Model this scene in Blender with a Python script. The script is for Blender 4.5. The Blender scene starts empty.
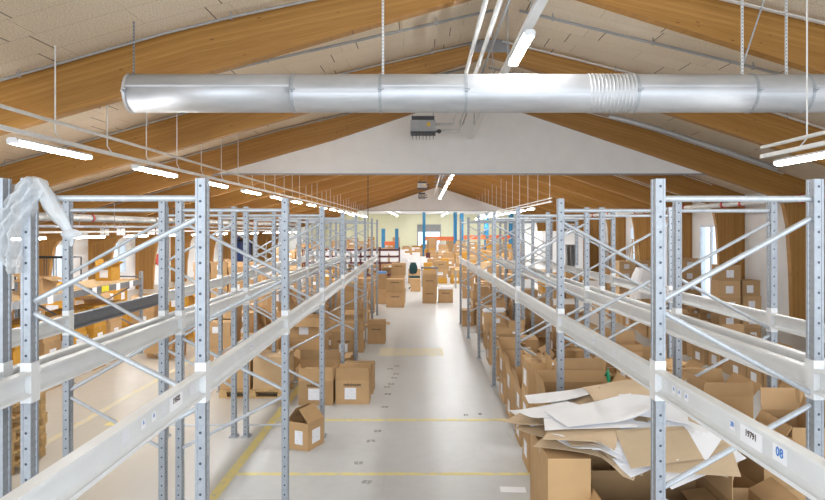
import bpy, bmesh, math, random
from mathutils import Vector, Matrix, noise
sc = bpy.context.scene
COL = sc.collection
R = random.Random(7)

# ------------------------------------------------------------------ camera, world, exposure
F = 640.0; CX = 423.0; HY = 229.0; EYE = 3.07      # lens in pixels of an 825x500 frame, vanishing point, eye height
cam = bpy.data.cameras.new('camera'); cam.sensor_width = 36; cam.sensor_fit = 'HORIZONTAL'
cam.lens = F / 825 * 36; cam.shift_x = -(CX - 412.5) / 825; cam.shift_y = -(250 - HY) / 825
cam.clip_start = .05; cam.clip_end = 500
cob = bpy.data.objects.new('camera', cam); COL.objects.link(cob)
cob.location = (0, 0, EYE); cob.rotation_euler = (math.pi / 2, 0, 0); sc.camera = cob
w = bpy.data.worlds.new('daylight'); sc.world = w; w.use_nodes = True
bg = w.node_tree.nodes['Background']; bg.inputs[0].default_value = (.80, .88, 1, 1); bg.inputs[1].default_value = 1.5
vs = sc.view_settings; vs.view_transform = 'Standard'; vs.look = 'None'; vs.gamma = 1; vs.exposure = 0.43
vs.use_curve_mapping = False
LAMP = 84.0        # strength of the fluorescent tubes
# fill light added behind the camera, at the hall end left without a wall
al = bpy.data.lights.new('loading_side_daylight', 'AREA'); al.shape = 'RECTANGLE'; al.size = 24; al.size_y = 5; al.energy = 900
al.color = (.86, .93, 1)
ao = bpy.data.objects.new('loading_side_daylight', al); COL.objects.link(ao); ao.location = (-1.5, -5, 3.2)
ao.rotation_euler = (math.pi / 2, 0, 0)

# ------------------------------------------------------------------ helpers
def W(px, Y): return (px - CX) * Y / F
def Z(py, Y): return EYE - (py - HY) * Y / F
def YB(py): return EYE * F / (py - HY)

class MB:
    def __init__(s): s.v = []; s.f = []; s.m = []; s.uv = {}
    def add(s, vs_, fs, mi=0, uvs=None):
        o = len(s.v); s.v += [tuple(v) for v in vs_]
        for k, f in enumerate(fs):
            s.f.append([o + i for i in f]); s.m.append(mi)
            if uvs: s.uv[len(s.f) - 1] = [uvs[i] for i in f]
    def box(s, c, d, mi=0, M=None):
        x, y, z = c; a, b, h = d[0] / 2, d[1] / 2, d[2] / 2
        v = [Vector((x + i * a, y + j * b, z + k * h)) for k in (-1, 1) for j in (-1, 1) for i in (-1, 1)]
        if M: v = [M @ q for q in v]
        s.add(v, [(0, 2, 3, 1), (4, 5, 7, 6), (0, 1, 5, 4), (2, 6, 7, 3), (0, 4, 6, 2), (1, 3, 7, 5)], mi)
    def b2(s, x0, x1, y0, y1, z0, z1, mi=0):
        s.box(((x0 + x1) / 2, (y0 + y1) / 2, (z0 + z1) / 2), (x1 - x0, y1 - y0, z1 - z0), mi)
    def tube(s, p, q, r, n=10, mi=0, r2=None, caps=True):
        p = Vector(p); q = Vector(q); d = (q - p).normalized()
        a = d.orthogonal().normalized(); b = d.cross(a); r2 = r if r2 is None else r2
        vs_ = []
        for c, rr in ((p, r), (q, r2)):
            for i in range(n):
                t = 2 * math.pi * i / n; vs_.append(c + a * (math.cos(t) * rr) + b * (math.sin(t) * rr))
        fs = [(i, (i + 1) % n, n + (i + 1) % n, n + i) for i in range(n)]
        if caps: fs += [tuple(range(n - 1, -1, -1)), tuple(range(n, 2 * n))]
        s.add(vs_, fs, mi)
    def path(s, pts, r, n=8, mi=0):
        pts = [Vector(p) for p in pts]; rings = []; a = None
        for i, p in enumerate(pts):
            d = (pts[min(i + 1, len(pts) - 1)] - pts[max(i - 1, 0)]).normalized()
            a = d.orthogonal() if a is None else a - d * a.dot(d)
            a.normalize(); b = d.cross(a); rr = r[i] if isinstance(r, (list, tuple)) else r
            rings.append([p + a * (math.cos(2 * math.pi * k / n) * rr) + b * (math.sin(2 * math.pi * k / n) * rr) for k in range(n)])
        vs_ = [v for g in rings for v in g]; fs = []
        for i in range(len(pts) - 1):
            for k in range(n): fs.append((i * n + k, i * n + (k + 1) % n, (i + 1) * n + (k + 1) % n, (i + 1) * n + k))
        fs += [tuple(range(n - 1, -1, -1)), tuple(range((len(pts) - 1) * n, len(pts) * n))]
        s.add(vs_, fs, mi)
    def prism(s, poly, axis, a, b, mi=0, uvf=None):
        """poly = list of 2D points; axis 'y': (x,z) extruded y a..b; axis 'z': (x,y); axis 'x': (y,z)"""
        n = len(poly)
        def P(p, t):
            return (p[0], t, p[1]) if axis == 'y' else ((p[0], p[1], t) if axis == 'z' else (t, p[0], p[1]))
        vs_ = [P(p, a) for p in poly] + [P(p, b) for p in poly]
        fs = [tuple(range(n)), tuple(range(2 * n - 1, n - 1, -1))] + [(i, i + n, (i + 1) % n + n, (i + 1) % n) for i in range(n)]
        uv = [uvf(p) for p in poly] * 2 if uvf else None
        s.add(vs_, fs, mi, uv)
    def build(s, name, mat, parent=None, loc=None, rot=None, smooth=False, fix=True):
        me = bpy.data.meshes.new(name); me.from_pydata(s.v, [], s.f)
        mats = mat if isinstance(mat, (list, tuple)) else [mat]
        for m in mats: me.materials.append(m)
        for i, p in enumerate(me.polygons): p.material_index = s.m[i]; p.use_smooth = smooth
        if s.uv:
            ul = me.uv_layers.new(name='UVMap')
            for i, p in enumerate(me.polygons):
                if i in s.uv:
                    for k, li in enumerate(p.loop_indices): ul.data[li].uv = s.uv[i][k]
        if fix:
            bm = bmesh.new(); bm.from_mesh(me); bmesh.ops.recalc_face_normals(bm, faces=bm.faces); bm.to_mesh(me); bm.free()
        o = bpy.data.objects.new(name, me); COL.objects.link(o)
        if parent: o.parent = parent
        if loc: o.location = loc
        if rot: o.rotation_euler = rot
        return o

def inst(name, me, parent=None, loc=(0, 0, 0), rot=(0, 0, 0)):
    o = bpy.data.objects.new(name, me); COL.objects.link(o); o.parent = parent; o.location = loc; o.rotation_euler = rot
    return o
def tag(o, label, cat=None, group=None, kind=None):
    if label: o['label'] = label
    if cat: o['category'] = cat
    if group: o['group'] = group
    if kind: o['kind'] = kind
    return o
def thing(name, label, cat, loc=(0, 0, 0), rz=0, group=None):
    o = bpy.data.objects.new(name, None); COL.objects.link(o); o.location = loc; o.rotation_euler = (0, 0, rz); o.empty_display_size = .1
    return tag(o, label, cat, group)
def struct(o): o['kind'] = 'structure'; return o
def copy_tree(o, parent=None):
    c = o.copy(); COL.objects.link(c); c.parent = parent
    for ch in o.children: copy_tree(ch, c)
    return c

# ------------------------------------------------------------------ materials
def mat(name, col, rough=.6, metal=0, spec=.5):
    m = bpy.data.materials.new(name); m.use_nodes = True
    b = m.node_tree.nodes['Principled BSDF']
    b.inputs['Base Color'].default_value = (*col, 1); b.inputs['Roughness'].default_value = rough
    b.inputs['Metallic'].default_value = metal; b.inputs['Specular IOR Level'].default_value = spec
    return m, m.node_tree, b
def nd(nt, t, **k):
    n = nt.nodes.new(t)
    for a, v in k.items(): setattr(n, a, v)
    return n
def ramp(nt, fac, stops):
    r = nd(nt, 'ShaderNodeValToRGB'); e = r.color_ramp.elements
    while len(e) < len(stops): e.new(.5)
    for i, (p, c) in enumerate(stops): e[i].position = p; e[i].color = (*c, 1)
    nt.links.new(fac, r.inputs[0]); return r.outputs[0]
def mix(nt, fac, a, b, mode='MIX'):
    m = nd(nt, 'ShaderNodeMix', data_type='RGBA', blend_type=mode)
    L = nt.links
    if isinstance(fac, (int, float)): m.inputs[0].default_value = fac
    else: L.new(fac, m.inputs[0])
    for v, s in ((a, m.inputs[6]), (b, m.inputs[7])):
        if isinstance(v, tuple): s.default_value = (*v, 1)
        else: L.new(v, s)
    return m.outputs[2]
def math_(nt, op, a, b=0.0, c=0.0):
    m = nd(nt, 'ShaderNodeMath', operation=op)
    for i, v in enumerate((a, b, c)):
        if isinstance(v, (int, float)): m.inputs[i].default_value = v
        else: nt.links.new(v, m.inputs[i])
    return m.outputs[0]
def coords(nt, kind='Object', scale=(1, 1, 1)):
    t = nd(nt, 'ShaderNodeTexCoord'); mp = nd(nt, 'ShaderNodeMapping'); mp.inputs['Scale'].default_value = scale
    nt.links.new(t.outputs[kind], mp.inputs[0]); return mp.outputs[0]
def noise_(nt, co, scale, detail=3, rough=.5):
    n = nd(nt, 'ShaderNodeTexNoise'); n.inputs['Scale'].default_value = scale; n.inputs['Detail'].default_value = detail
    n.inputs['Roughness'].default_value = rough
    if co is not None: nt.links.new(co, n.inputs['Vector'])
    return n.outputs['Fac']
def bump(nt, b, h, s=.2, d=.01):
    n = nd(nt, 'ShaderNodeBump'); n.inputs['Strength'].default_value = s; n.inputs['Distance'].default_value = d
    nt.links.new(h, n.inputs['Height']); nt.links.new(n.outputs[0], b.inputs['Normal'])

def simple(name, col, rough=.6, metal=0, var=.08, scale=6):
    m, nt, b = mat(name, col, rough, metal)
    n = noise_(nt, coords(nt), scale, 4)
    lo = tuple(c * (1 - var) for c in col); hi = tuple(min(1, c * (1 + var)) for c in col)
    nt.links.new(ramp(nt, n, [(.3, lo), (.7, hi)]), b.inputs['Base Color']); return m

# glulam: UV u along the grain, v across it in metres
m, nt, b = mat('glulam', (.5, .3, .1), .5); M_WOOD = m
uv = coords(nt, 'UV'); sep = nd(nt, 'ShaderNodeSeparateXYZ'); nt.links.new(uv, sep.inputs[0])
lam = math_(nt, 'MULTIPLY', sep.outputs[1], 1 / .045)
fl = math_(nt, 'FLOOR', lam); fr = math_(nt, 'FRACT', lam)
wn = nd(nt, 'ShaderNodeTexWhiteNoise', noise_dimensions='1D'); nt.links.new(fl, wn.inputs['W'])
grain = noise_(nt, coords(nt, 'UV', (1.2, 34, 1)), 1.6, 5, .6)
c1 = ramp(nt, grain, [(.25, (.25, .110, .017)), (.5, (.37, .180, .036)), (.78, (.49, .262, .072))])
c2 = mix(nt, .45, c1, ramp(nt, wn.outputs[0], [(0, (.28, .125, .021)), (1, (.48, .25, .066))]))
line = math_(nt, 'LESS_THAN', fr, .06)
c3 = mix(nt, math_(nt, 'MULTIPLY', line, .35), c2, (.22, .10, .02))
vo = nd(nt, 'ShaderNodeTexVoronoi'); vo.inputs['Scale'].default_value = 1.0
nt.links.new(coords(nt, 'UV', (2.6, 9, 1)), vo.inputs['Vector'])
kn = math_(nt, 'LESS_THAN', vo.outputs['Distance'], .085)
c4 = mix(nt, math_(nt, 'MULTIPLY', kn, .75), c3, (.10, .035, .008))
nt.links.new(c4, b.inputs['Base Color'])

# wood-wool ceiling boards, UV = metres
m, nt, b = mat('wood_wool', (.66, .56, .44), .95); M_WOOL = m
uv = coords(nt, 'UV')
br = nd(nt, 'ShaderNodeTexBrick'); br.offset = .5; br.inputs['Scale'].default_value = 1; br.inputs['Brick Width'].default_value = 2.4
br.inputs['Row Height'].default_value = .6; br.inputs['Mortar Size'].default_value = .0035; br.inputs['Mortar Smooth'].default_value = .2
br.inputs['Color1'].default_value = (.86, .76, .62, 1); br.inputs['Color2'].default_value = (.82, .72, .57, 1); br.inputs['Mortar'].default_value = (.42, .32, .2, 1)
nt.links.new(uv, br.inputs['Vector'])
# the butt joints across each board row read darker
sp = nd(nt, 'ShaderNodeSeparateXYZ'); nt.links.new(uv, sp.inputs[0])
row = math_(nt, 'FLOOR', math_(nt, 'DIVIDE', sp.outputs[1], .6))
w1 = nd(nt, 'ShaderNodeTexWhiteNoise', noise_dimensions='1D'); nt.links.new(row, w1.inputs['W'])
fx = math_(nt, 'FRACT', math_(nt, 'ADD', math_(nt, 'DIVIDE', sp.outputs[0], 2.4), w1.outputs[0]))
j = math_(nt, 'LESS_THAN', fx, .008)
fib = noise_(nt, coords(nt, 'UV', (1, 1.6, 1)), 42, 6, .75)
cf = mix(nt, 1, br.outputs['Color'], ramp(nt, fib, [(.34, (.52, .46, .38)), (.60, (1, 1, 1))]), 'MULTIPLY')
cf = mix(nt, math_(nt, 'MULTIPLY', j, .85), cf, (.08, .06, .04))
nt.links.new(cf, b.inputs['Base Color']); bump(nt, b, fib, .35, .01)

M_WHITE = simple('white_plaster', (.84, .82, .79), .8, var=.03, scale=2)
M_WALL = simple('white_wall', (.80, .80, .80), .8, var=.03, scale=1.5)
M_CREAM = simple('cream_cladding', (.74, .72, .52), .7, var=.04)
# floor: pale worn concrete paint
m, nt, b = mat('floor_paint', (.6, .6, .58), .32); M_FLOOR = m
co = coords(nt); n1 = noise_(nt, co, .35, 5, .6); n2 = noise_(nt, co, 5, 5, .65); n3 = noise_(nt, coords(nt, 'Object', (1, .12, 1)), 9, 3)
c = mix(nt, .5, ramp(nt, n1, [(.3, (.50, .505, .50)), (.7, (.60, .61, .605))]), ramp(nt, n2, [(.3, (.48, .485, .48)), (.7, (.62, .625, .62))]))
c = mix(nt, math_(nt, 'MULTIPLY', math_(nt, 'GREATER_THAN', n3, .68), .25), c, (.42, .41, .38))
fs_ = nd(nt, 'ShaderNodeSeparateXYZ'); nt.links.new(co, fs_.inputs[0])   # floor colour turns browner towards the left side lane
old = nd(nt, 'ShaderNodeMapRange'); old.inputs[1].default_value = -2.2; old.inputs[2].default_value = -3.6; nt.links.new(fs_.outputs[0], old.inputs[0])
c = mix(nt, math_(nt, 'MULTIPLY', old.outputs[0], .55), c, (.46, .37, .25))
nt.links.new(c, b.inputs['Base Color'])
nt.links.new(ramp(nt, n2, [(.3, (.28,) * 3), (.7, (.46,) * 3)]), b.inputs['Roughness'])
m, nt, b = mat('yellow_line_paint', (.75, .6, .16), .5); M_YLINE = m
n = noise_(nt, coords(nt), 9, 5, .7)
nt.links.new(ramp(nt, n, [(.36, (.60, .57, .42)), (.5, (.78, .66, .24))]), b.inputs['Base Color'])
m, nt, b = mat('worn_yellow_line', (.7, .6, .3), .5); M_YFADE = m
n = noise_(nt, coords(nt), 7, 5, .7)
nt.links.new(ramp(nt, n, [(.42, (.60, .58, .52)), (.62, (.70, .58, .26))]), b.inputs['Base Color'])

def galv(name, base, holes=False):
    m, nt, b = mat(name, base, .42, .35)
    vo = nd(nt, 'ShaderNodeTexVoronoi'); vo.inputs['Scale'].default_value = 55; co = coords(nt); nt.links.new(co, vo.inputs['Vector'])
    n = noise_(nt, co, 14, 4, .7)
    lo = tuple(x * .82 for x in base); hi = tuple(min(1, x * 1.12) for x in base)
    c = mix(nt, .4, ramp(nt, n, [(.3, lo), (.7, hi)]), ramp(nt, vo.outputs['Color'], [(0, lo), (1, hi)]))
    if holes:
        t = nd(nt, 'ShaderNodeTexCoord'); s = nd(nt, 'ShaderNodeSeparateXYZ'); nt.links.new(t.outputs['Object'], s.inputs[0])
        sn = nd(nt, 'ShaderNodeSeparateXYZ'); nt.links.new(t.outputs['Normal'], sn.inputs[0])
        yf = math_(nt, 'GREATER_THAN', math_(nt, 'ABSOLUTE', sn.outputs[1]), .7)
        xf = math_(nt, 'GREATER_THAN', math_(nt, 'ABSOLUTE', sn.outputs[0]), .7)
        dz = math_(nt, 'SUBTRACT', math_(nt, 'FRACT', math_(nt, 'DIVIDE', s.outputs[2], .1)), .5)
        dz = math_(nt, 'MULTIPLY', dz, .1)
        d1 = math_(nt, 'SQRT', math_(nt, 'ADD', math_(nt, 'POWER', s.outputs[0], 2), math_(nt, 'POWER', dz, 2)))
        h1 = math_(nt, 'MULTIPLY', yf, math_(nt, 'LESS_THAN', d1, .009))
        # keyhole slots on the side faces, a pair per 50 mm
        dz2 = math_(nt, 'MULTIPLY', math_(nt, 'SUBTRACT', math_(nt, 'FRACT', math_(nt, 'DIVIDE', s.outputs[2], .05)), .5), .05)
        dy = math_(nt, 'SUBTRACT', math_(nt, 'ABSOLUTE', s.outputs[1]), .02)
        d2 = math_(nt, 'SQRT', math_(nt, 'ADD', math_(nt, 'MULTIPLY', math_(nt, 'POWER', dy, 2), 3), math_(nt, 'MULTIPLY', math_(nt, 'POWER', dz2, 2), .5)))
        h2 = math_(nt, 'MULTIPLY', xf, math_(nt, 'LESS_THAN', d2, .0085))
        c = mix(nt, math_(nt, 'MAXIMUM', h1, h2), c, (.05, .06, .08))
    nt.links.new(c, b.inputs['Base Color']); return m
M_GALV = galv('galvanised_steel', (.42, .45, .48))
M_POST = galv('galvanised_post', (.34, .365, .395), True)
M_BRACE = galv('galvanised_brace', (.50, .53, .56))
M_DARKGALV = galv('dark_galvanised', (.20, .21, .23))
M_BEAM = simple('white_beam_paint', (.74, .75, .75), .42, var=.03)
M_TRAY = simple('grey_tray', (.36, .36, .36), .5, .3)
M_PIPE = simple('white_pipe', (.70, .70, .68), .45, .1)
m, nt, b = mat('duct_steel', (.7, .72, .74), .33, .6); M_DUCT = m
n = noise_(nt, coords(nt, 'Object', (.25, 1, 1)), 4, 5, .6)
nt.links.new(ramp(nt, n, [(.3, (.50, .52, .54)), (.7, (.66, .67, .69))]), b.inputs['Base Color'])
nt.links.new(ramp(nt, n, [(.3, (.42,) * 3), (.7, (.58,) * 3)]), b.inputs['Roughness'])
def emis(name, col, s):
    m = bpy.data.materials.new(name); m.use_nodes = True; nt = m.node_tree; nt.nodes.clear()
    e = nd(nt, 'ShaderNodeEmission'); e.inputs[0].default_value = (*col, 1); e.inputs[1].default_value = s
    o = nd(nt, 'ShaderNodeOutputMaterial'); nt.links.new(e.outputs[0], o.inputs[0]); return m
M_TUBE = emis('lit_tube', (.97, .985, 1), LAMP)
# cardboard, slightly different per carton
def card(name, base, prt=False):
    m, nt, b = mat(name, base, .8, 0, .25)
    oi = nd(nt, 'ShaderNodeObjectInfo'); n = noise_(nt, coords(nt), 5, 4)
    c = ramp(nt, oi.outputs['Random'], [(0, tuple(x * .80 for x in base)), (.5, base), (1, (base[0] * 1.16, base[1] * 1.18, base[2] * 1.25))])
    c = mix(nt, .18, c, ramp(nt, n, [(.3, tuple(x * .7 for x in base)), (.7, tuple(min(1, x * 1.25) for x in base))]))
    nt.links.new(c, b.inputs['Base Color']); return m
M_CARD = card('cardboard', (.50, .315, .155))
M_CARDIN = card('cardboard_inside', (.58, .40, .225))
M_KRAFT = card('kraft_paper', (.66, .50, .33))
M_YCARD = card('ochre_cardboard', (.56, .29, .045))
M_TAPE = simple('packing_tape', (.42, .26, .12), .3)
M_PAPER = simple('white_paper', (.90, .90, .92), .7, var=.02)
m, nt, b = mat('printed_label', (.85, .85, .87), .6); M_LABEL = m
gc = coords(nt, 'Generated'); sp = nd(nt, 'ShaderNodeSeparateXYZ'); nt.links.new(gc, sp.inputs[0])
ln = math_(nt, 'LESS_THAN', math_(nt, 'FRACT', math_(nt, 'MULTIPLY', sp.outputs[2], 8)), .4)
nn = noise_(nt, coords(nt, 'Generated', (14, 14, 8)), 1.5, 2)
tx = math_(nt, 'MULTIPLY', ln, math_(nt, 'GREATER_THAN', nn, .52))
nt.links.new(mix(nt, math_(nt, 'MULTIPLY', tx, .55), (.84, .84, .87), (.25, .25, .32)), b.inputs['Base Color'])
M_INK = simple('brown_black_ink', (.085, .05, .03), .7)
M_BLUEINK = simple('blue_ink', (.08, .25, .62), .6)
M_PALLET = simple('pallet_pine', (.58, .38, .17), .75, var=.2, scale=12)
M_BLACK = simple('black_steel', (.02, .02, .022), .4, .2)
M_DKPLASTIC = simple('dark_plastic', (.05, .05, .055), .5)
M_RED = simple('red_enamel', (.55, .04, .03), .35)
M_BLUE = simple('blue_rack_enamel', (.03, .25, .50), .4)
M_NAVY = simple('navy_curtain', (.03, .06, .20), .6)
M_ORANGE = simple('orange_beam_enamel', (.85, .20, .06), .4)
M_MAROON = simple('maroon_shelf', (.10, .018, .02), .5)
M_GREEN = simple('dark_green_fabric', (.012, .055, .06), .8)
M_STRAP = simple('green_strapping', (.02, .38, .18), .4)
M_DARKIN = simple('dark_void', (.03, .03, .035), .8)
M_FRAMEW = simple('window_frame_white', (.72, .76, .8), .4)
M_SHADE = simple('grey_steel_plate', (.30, .30, .31), .5, .4)
m = bpy.data.materials.new('clear_glass'); m.use_nodes = True; nt = m.node_tree; b = nt.nodes['Principled BSDF']
b.inputs['Base Color'].default_value = (.9, .97, 1, 1); b.inputs['Roughness'].default_value = .02; b.inputs['Transmission Weight'].default_value = 1; b.inputs['IOR'].default_value = 1.02
M_GLASS = m
m, nt, b = mat('plastic_film', (.74, .77, .79), .22); M_FILM = m
b.inputs['Alpha'].default_value = .5
fn_ = noise_(nt, coords(nt, 'Object', (1, 1, .5)), 26, 4, .7); bump(nt, b, fn_, .8, .02)

# ------------------------------------------------------------------ roof geometry
def rp(Y):
    t = min(1, max(0, (Y - 9.84) / 9.16)); return 1.6 + (1.38 - 1.6) * t, 6.86 + (7.05 - 6.86) * t, t
def soffit(X, Y):
    rx, rz, t = rp(Y); d = abs(X - rx)
    near = (.287 if X < rx else .312) * d
    far = .335 * d if X > rx else (.335 * d if d < 4 else 1.34 + .282 * (d - 4))
    return rz - (near * (1 - t) + far * t)
def rtop(X, Y):
    d = abs(X - rp(Y)[0]); return soffit(X, Y) + min(.40 + .075 * d, .78)
XL, XR, YE, YF = -14.70, 11.82, 82.0, 60.4
FY = [5.2, 9.84, 14.4, 19.0] + [19.0 + 4.6 * k for k in range(1, 10)]
def xs_between(a, b_, n): return [a + (b_ - a) * i / n for i in range(n + 1)]

# ------------------------------------------------------------------ floor, walls, ceiling
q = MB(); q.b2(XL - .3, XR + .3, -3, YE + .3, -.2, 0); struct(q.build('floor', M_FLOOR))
# right wall with glazed strips, left wall with windows
def side_wall(name, X, sgn, holes):
    q = MB(); y = -3.0; t = .25
    a, b_ = (X, X + t) if sgn > 0 else (X - t, X)
    def seg(y0, y1, z0=0, z1=None):
        if z1 is not None: q.b2(a, b_, y0, y1, z0, z1); return
        n = max(1, int((y1 - y0) / 2))
        for i in range(n):
            u, v = y0 + (y1 - y0) * i / n, y0 + (y1 - y0) * (i + 1) / n
            zt = min(rtop(X, u), rtop(X, v)) + .12 if v < YF + 1 else 4.95
            q.b2(a, b_, u, v, z0, zt)
    for (h0, h1, zb, zt) in holes:
        seg(y, h0); 
        if zb > 0: seg(h0, h1, 0, zb)
        seg(h0, h1, zt); y = h1
    seg(y, YE); return struct(q.build(name, M_WALL))
RW = [(24.2, 27.3, .02, 3.25), (33.6, 36.4, .02, 3.25), (43, 45.5, .02, 3.25)]
LW = [(24.6, 26.4, .9, 2.5), (30.2, 31.6, .9, 2.5), (49.6, 53.4, .02, 2.75)]
side_wall('wall_right', XR, 1, RW); side_wall('wall_left', XL, -1, LW)
def side_window(name, X, h, nm, dark=None):
    y0, y1, z0, z1 = h; q = MB(); r = .05
    for yy in xs_between(y0 + r, y1 - r, nm): q.b2(X - .04, X + .06, yy - r, yy + r, z0, z1)
    for zz in ([z0 + r, z1 - r] + ([1.1] if z1 - z0 > 2 else [])): q.b2(X - .035, X + .055, y0, y1, zz - r, zz + r)
    f = struct(q.build(name, M_FRAMEW)); g = MB(); g.b2(X, X + .01, y0, y1, z0, z1); g.build('pane', dark or M_GLASS, f)
for i, h in enumerate(RW): side_window('window_%d' % (i + 1), XR, h, 3)
for i, h in enumerate(LW[:2]): side_window('window_%d' % (i + 4), XL, h, 2)
q = MB(); y0, y1, z0, z1 = LW[2]
n = 24
for i in range(n): q.tube((XL - .02, y0 + (y1 - y0) * (i + .5) / n, z0), (XL - .02, y0 + (y1 - y0) * (i + .5) / n, z1), (y1 - y0) / n * .62, 8)
dr = struct(q.build('door_1', M_NAVY)); 
q = MB(); q.b2(XL - .02, XL + .14, y0 - .25, y0, 0, z1 + .2); q.b2(XL - .02, XL + .14, y1, y1 + .12, 0, z1 + .2); q.b2(XL - .02, XL + .14, y0 - .25, y1 + .12, z1, z1 + .25)
q.build('door_frame', M_DKPLASTIC, dr)
# ceiling boards, one sheet each side of the ridge
def ceil_side(name, side):
    q = MB(); ys = [-3] + [v for v in [1.0] + FY] + []
    ys = sorted(set(ys + [(FY[i] + FY[i + 1]) / 2 for i in range(len(FY) - 1)]))
    for k in range(len(ys) - 1):
        ya, yb = ys[k], ys[k + 1]; ra, rb = rp(ya)[0], rp(yb)[0]
        def xx(Y, i, n=14):
            r = rp(Y)[0]; e = XL - .25 if side < 0 else XR + .25; return r + (e - r) * i / n
        for i in range(14):
            p = [(xx(ya, i), ya), (xx(ya, i + 1), ya), (xx(yb, i + 1), yb), (xx(yb, i), yb)]
            v = [(x, y, rtop(x, y)) for x, y in p] + [(x, y, rtop(x, y) + .12) for x, y in p]
            u = [(x + 40, y + 10) for x, y in p] * 2
            q.add(v, [(0, 1, 2, 3), (7, 6, 5, 4), (0, 4, 5, 1), (1, 5, 6, 2), (2, 6, 7, 3), (3, 7, 4, 0)], 0, u)
    return struct(q.build(name, M_WOOL, fix=False))
ceil_side('ceiling_left', -1); ceil_side('ceiling_right', 1)
q = MB(); q.b2(XL - .2, XR + .2, YF + .1, YE + .2, 4.95, 5.1); struct(q.build('ceiling_far', M_WHITE))
# white gable screens hung in the roof
def gable(name, Y, zb=4.72):
    rx, rz, _ = rp(Y); pts = []
    xl = next(x for x in [rx - .02 * i for i in range(900)] if soffit(x, Y) + .1 < zb); xr = next(x for x in [rx + .02 * i for i in range(900)] if soffit(x, Y) + .1 < zb)
    lo = [(xl, zb), (xr, zb)]
    up = [(x, soffit(x, Y) + .12) for x in xs_between(xr, xl, 24)[1:-1]] ; up.append((rx, rz + .12)); up.sort(key=lambda p: -p[0])
    q = MB(); q.prism(lo + up, 'y', Y + .02, Y + .10); struct(q.build(name, M_WHITE))
    q = MB(); q.b2(xl, xr, Y - .01, Y + .13, zb - .04, zb); struct(q.build(name.replace('wall', 'trim'), M_SHADE))
gable('wall_gable_near', 19.0); gable('wall_gable_far', YF, 4.80)
# end wall with the roller gate
q = MB(); GX0, GX1, GZ = -.6, 2.15, 3.5
q.b2(XL - .2, GX0, YE, YE + .2, 0, 5); q.b2(GX1, XR + .2, YE, YE + .2, 0, 5); q.b2(GX0, GX1, YE, YE + .2, GZ, 5)
struct(q.build('wall_end', M_CREAM))
q = MB()
for i in range(60):
    x = XL + .2 + i * .235
    if x < GX0 - 1.2: q.b2(x, x + .12, YE - .05, YE, 0, 4.9)
struct(q.build('trim_end_cladding', M_CREAM))
q = MB(); q.b2(GX0 - .15, GX0, YE - .08, YE + .2, 0, GZ + .15); q.b2(GX1, GX1 + .15, YE - .08, YE + .2, 0, GZ + .15); q.b2(GX0 - .15, GX1 + .15, YE - .08, YE + .2, GZ, GZ + .15)
for k in range(5): q.tube((GX0, YE + .05, GZ - .08 - .16 * k), (GX1, YE + .05, GZ - .08 - .16 * k), .085, 8)
gd = struct(q.build('door_2', M_TRAY))
q = MB(); q.b2(GX0, GX1, YE + .1, YE + .11, .02, GZ - .7); q.build('pane', M_GLASS, gd)

# ------------------------------------------------------------------ timber portal frames
def portal(i, Y):
    rx, rz, _ = rp(Y); t = .10
    nm = ['nearest', 'second', 'third', 'fourth', 'fifth', 'sixth', 'seventh', 'eighth', 'ninth', 'tenth', 'eleventh', 'twelfth', 'thirteenth'][i]
    extra = ['', ', crossing behind the big round duct', '', ', carrying the near white gable screen', '', '', '', '', '', '', '', '', ''][i]
    if i == len(FY) - 1: extra = ', carrying the far white gable screen'
    root = thing('timber_portal_frame', '%s glulam roof frame from the camera%s' % (nm, extra), 'roof beam', (rx, Y, 0), 0, 'glulam portal frames')
    def U(p): return (p[0] * 1.0 + i * 3.1, rtop(p[0] + rx, Y) - p[1] + 5)
    for sd in (-1, 1):
        e = XL if sd < 0 else XR
        xs = xs_between(rx, e, 16)
        up = [(x - rx, rtop(x, Y)) for x in xs]; lo = [(x - rx, soffit(x, Y)) for x in xs]
        q = MB(); n = 17
        for k in range(16):
            P = [up[k], up[k + 1], lo[k + 1], lo[k]]
            v = [(p[0], -t, p[1]) for p in P] + [(p[0], t, p[1]) for p in P]
            u = [U(p) for p in P] * 2
            fs = [(0, 1, 2, 3), (7, 6, 5, 4), (3, 2, 6, 7), (0, 4, 5, 1)]
            if k == 15: fs.append((1, 5, 6, 2))
            q.add(v, fs, 0, u)
        q.build('rafter', M_WOOD, root)
        if i == 0: continue
        xi = e - sd * 1.15; zk = soffit(xi, Y)
        inn = [(e - sd * .88, 0), (e - sd * .93, zk * .45), (xi + sd * .13, zk - .75), (xi + sd * .03, zk - .25)] + ([(xi - sd * .05, zk + .02)] if sd > 0 else [(xi - sd * .10, zk - .04), (xi - sd * .30, soffit(xi - sd * .30, Y) + .02)])
        top = [(xi - sd * .2, soffit(xi, Y) + .3), (e, soffit(e, Y) + .3)]
        poly = [(x - rx, z) for x, z in inn + top + [(e, 0)]]
        q = MB(); q.prism(poly, 'y', -t + .004, t - .004, 0, lambda p: (p[1], p[0] + 30)); q.build('column', M_WOOD, root)
    q = MB(); q.b2(-.45, .45, -t - .012, t + .012, rz + .06, rz + .34); q.build('ridge_plate', M_SHADE, root)
for i, Y in enumerate(FY): portal(i, Y)

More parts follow.
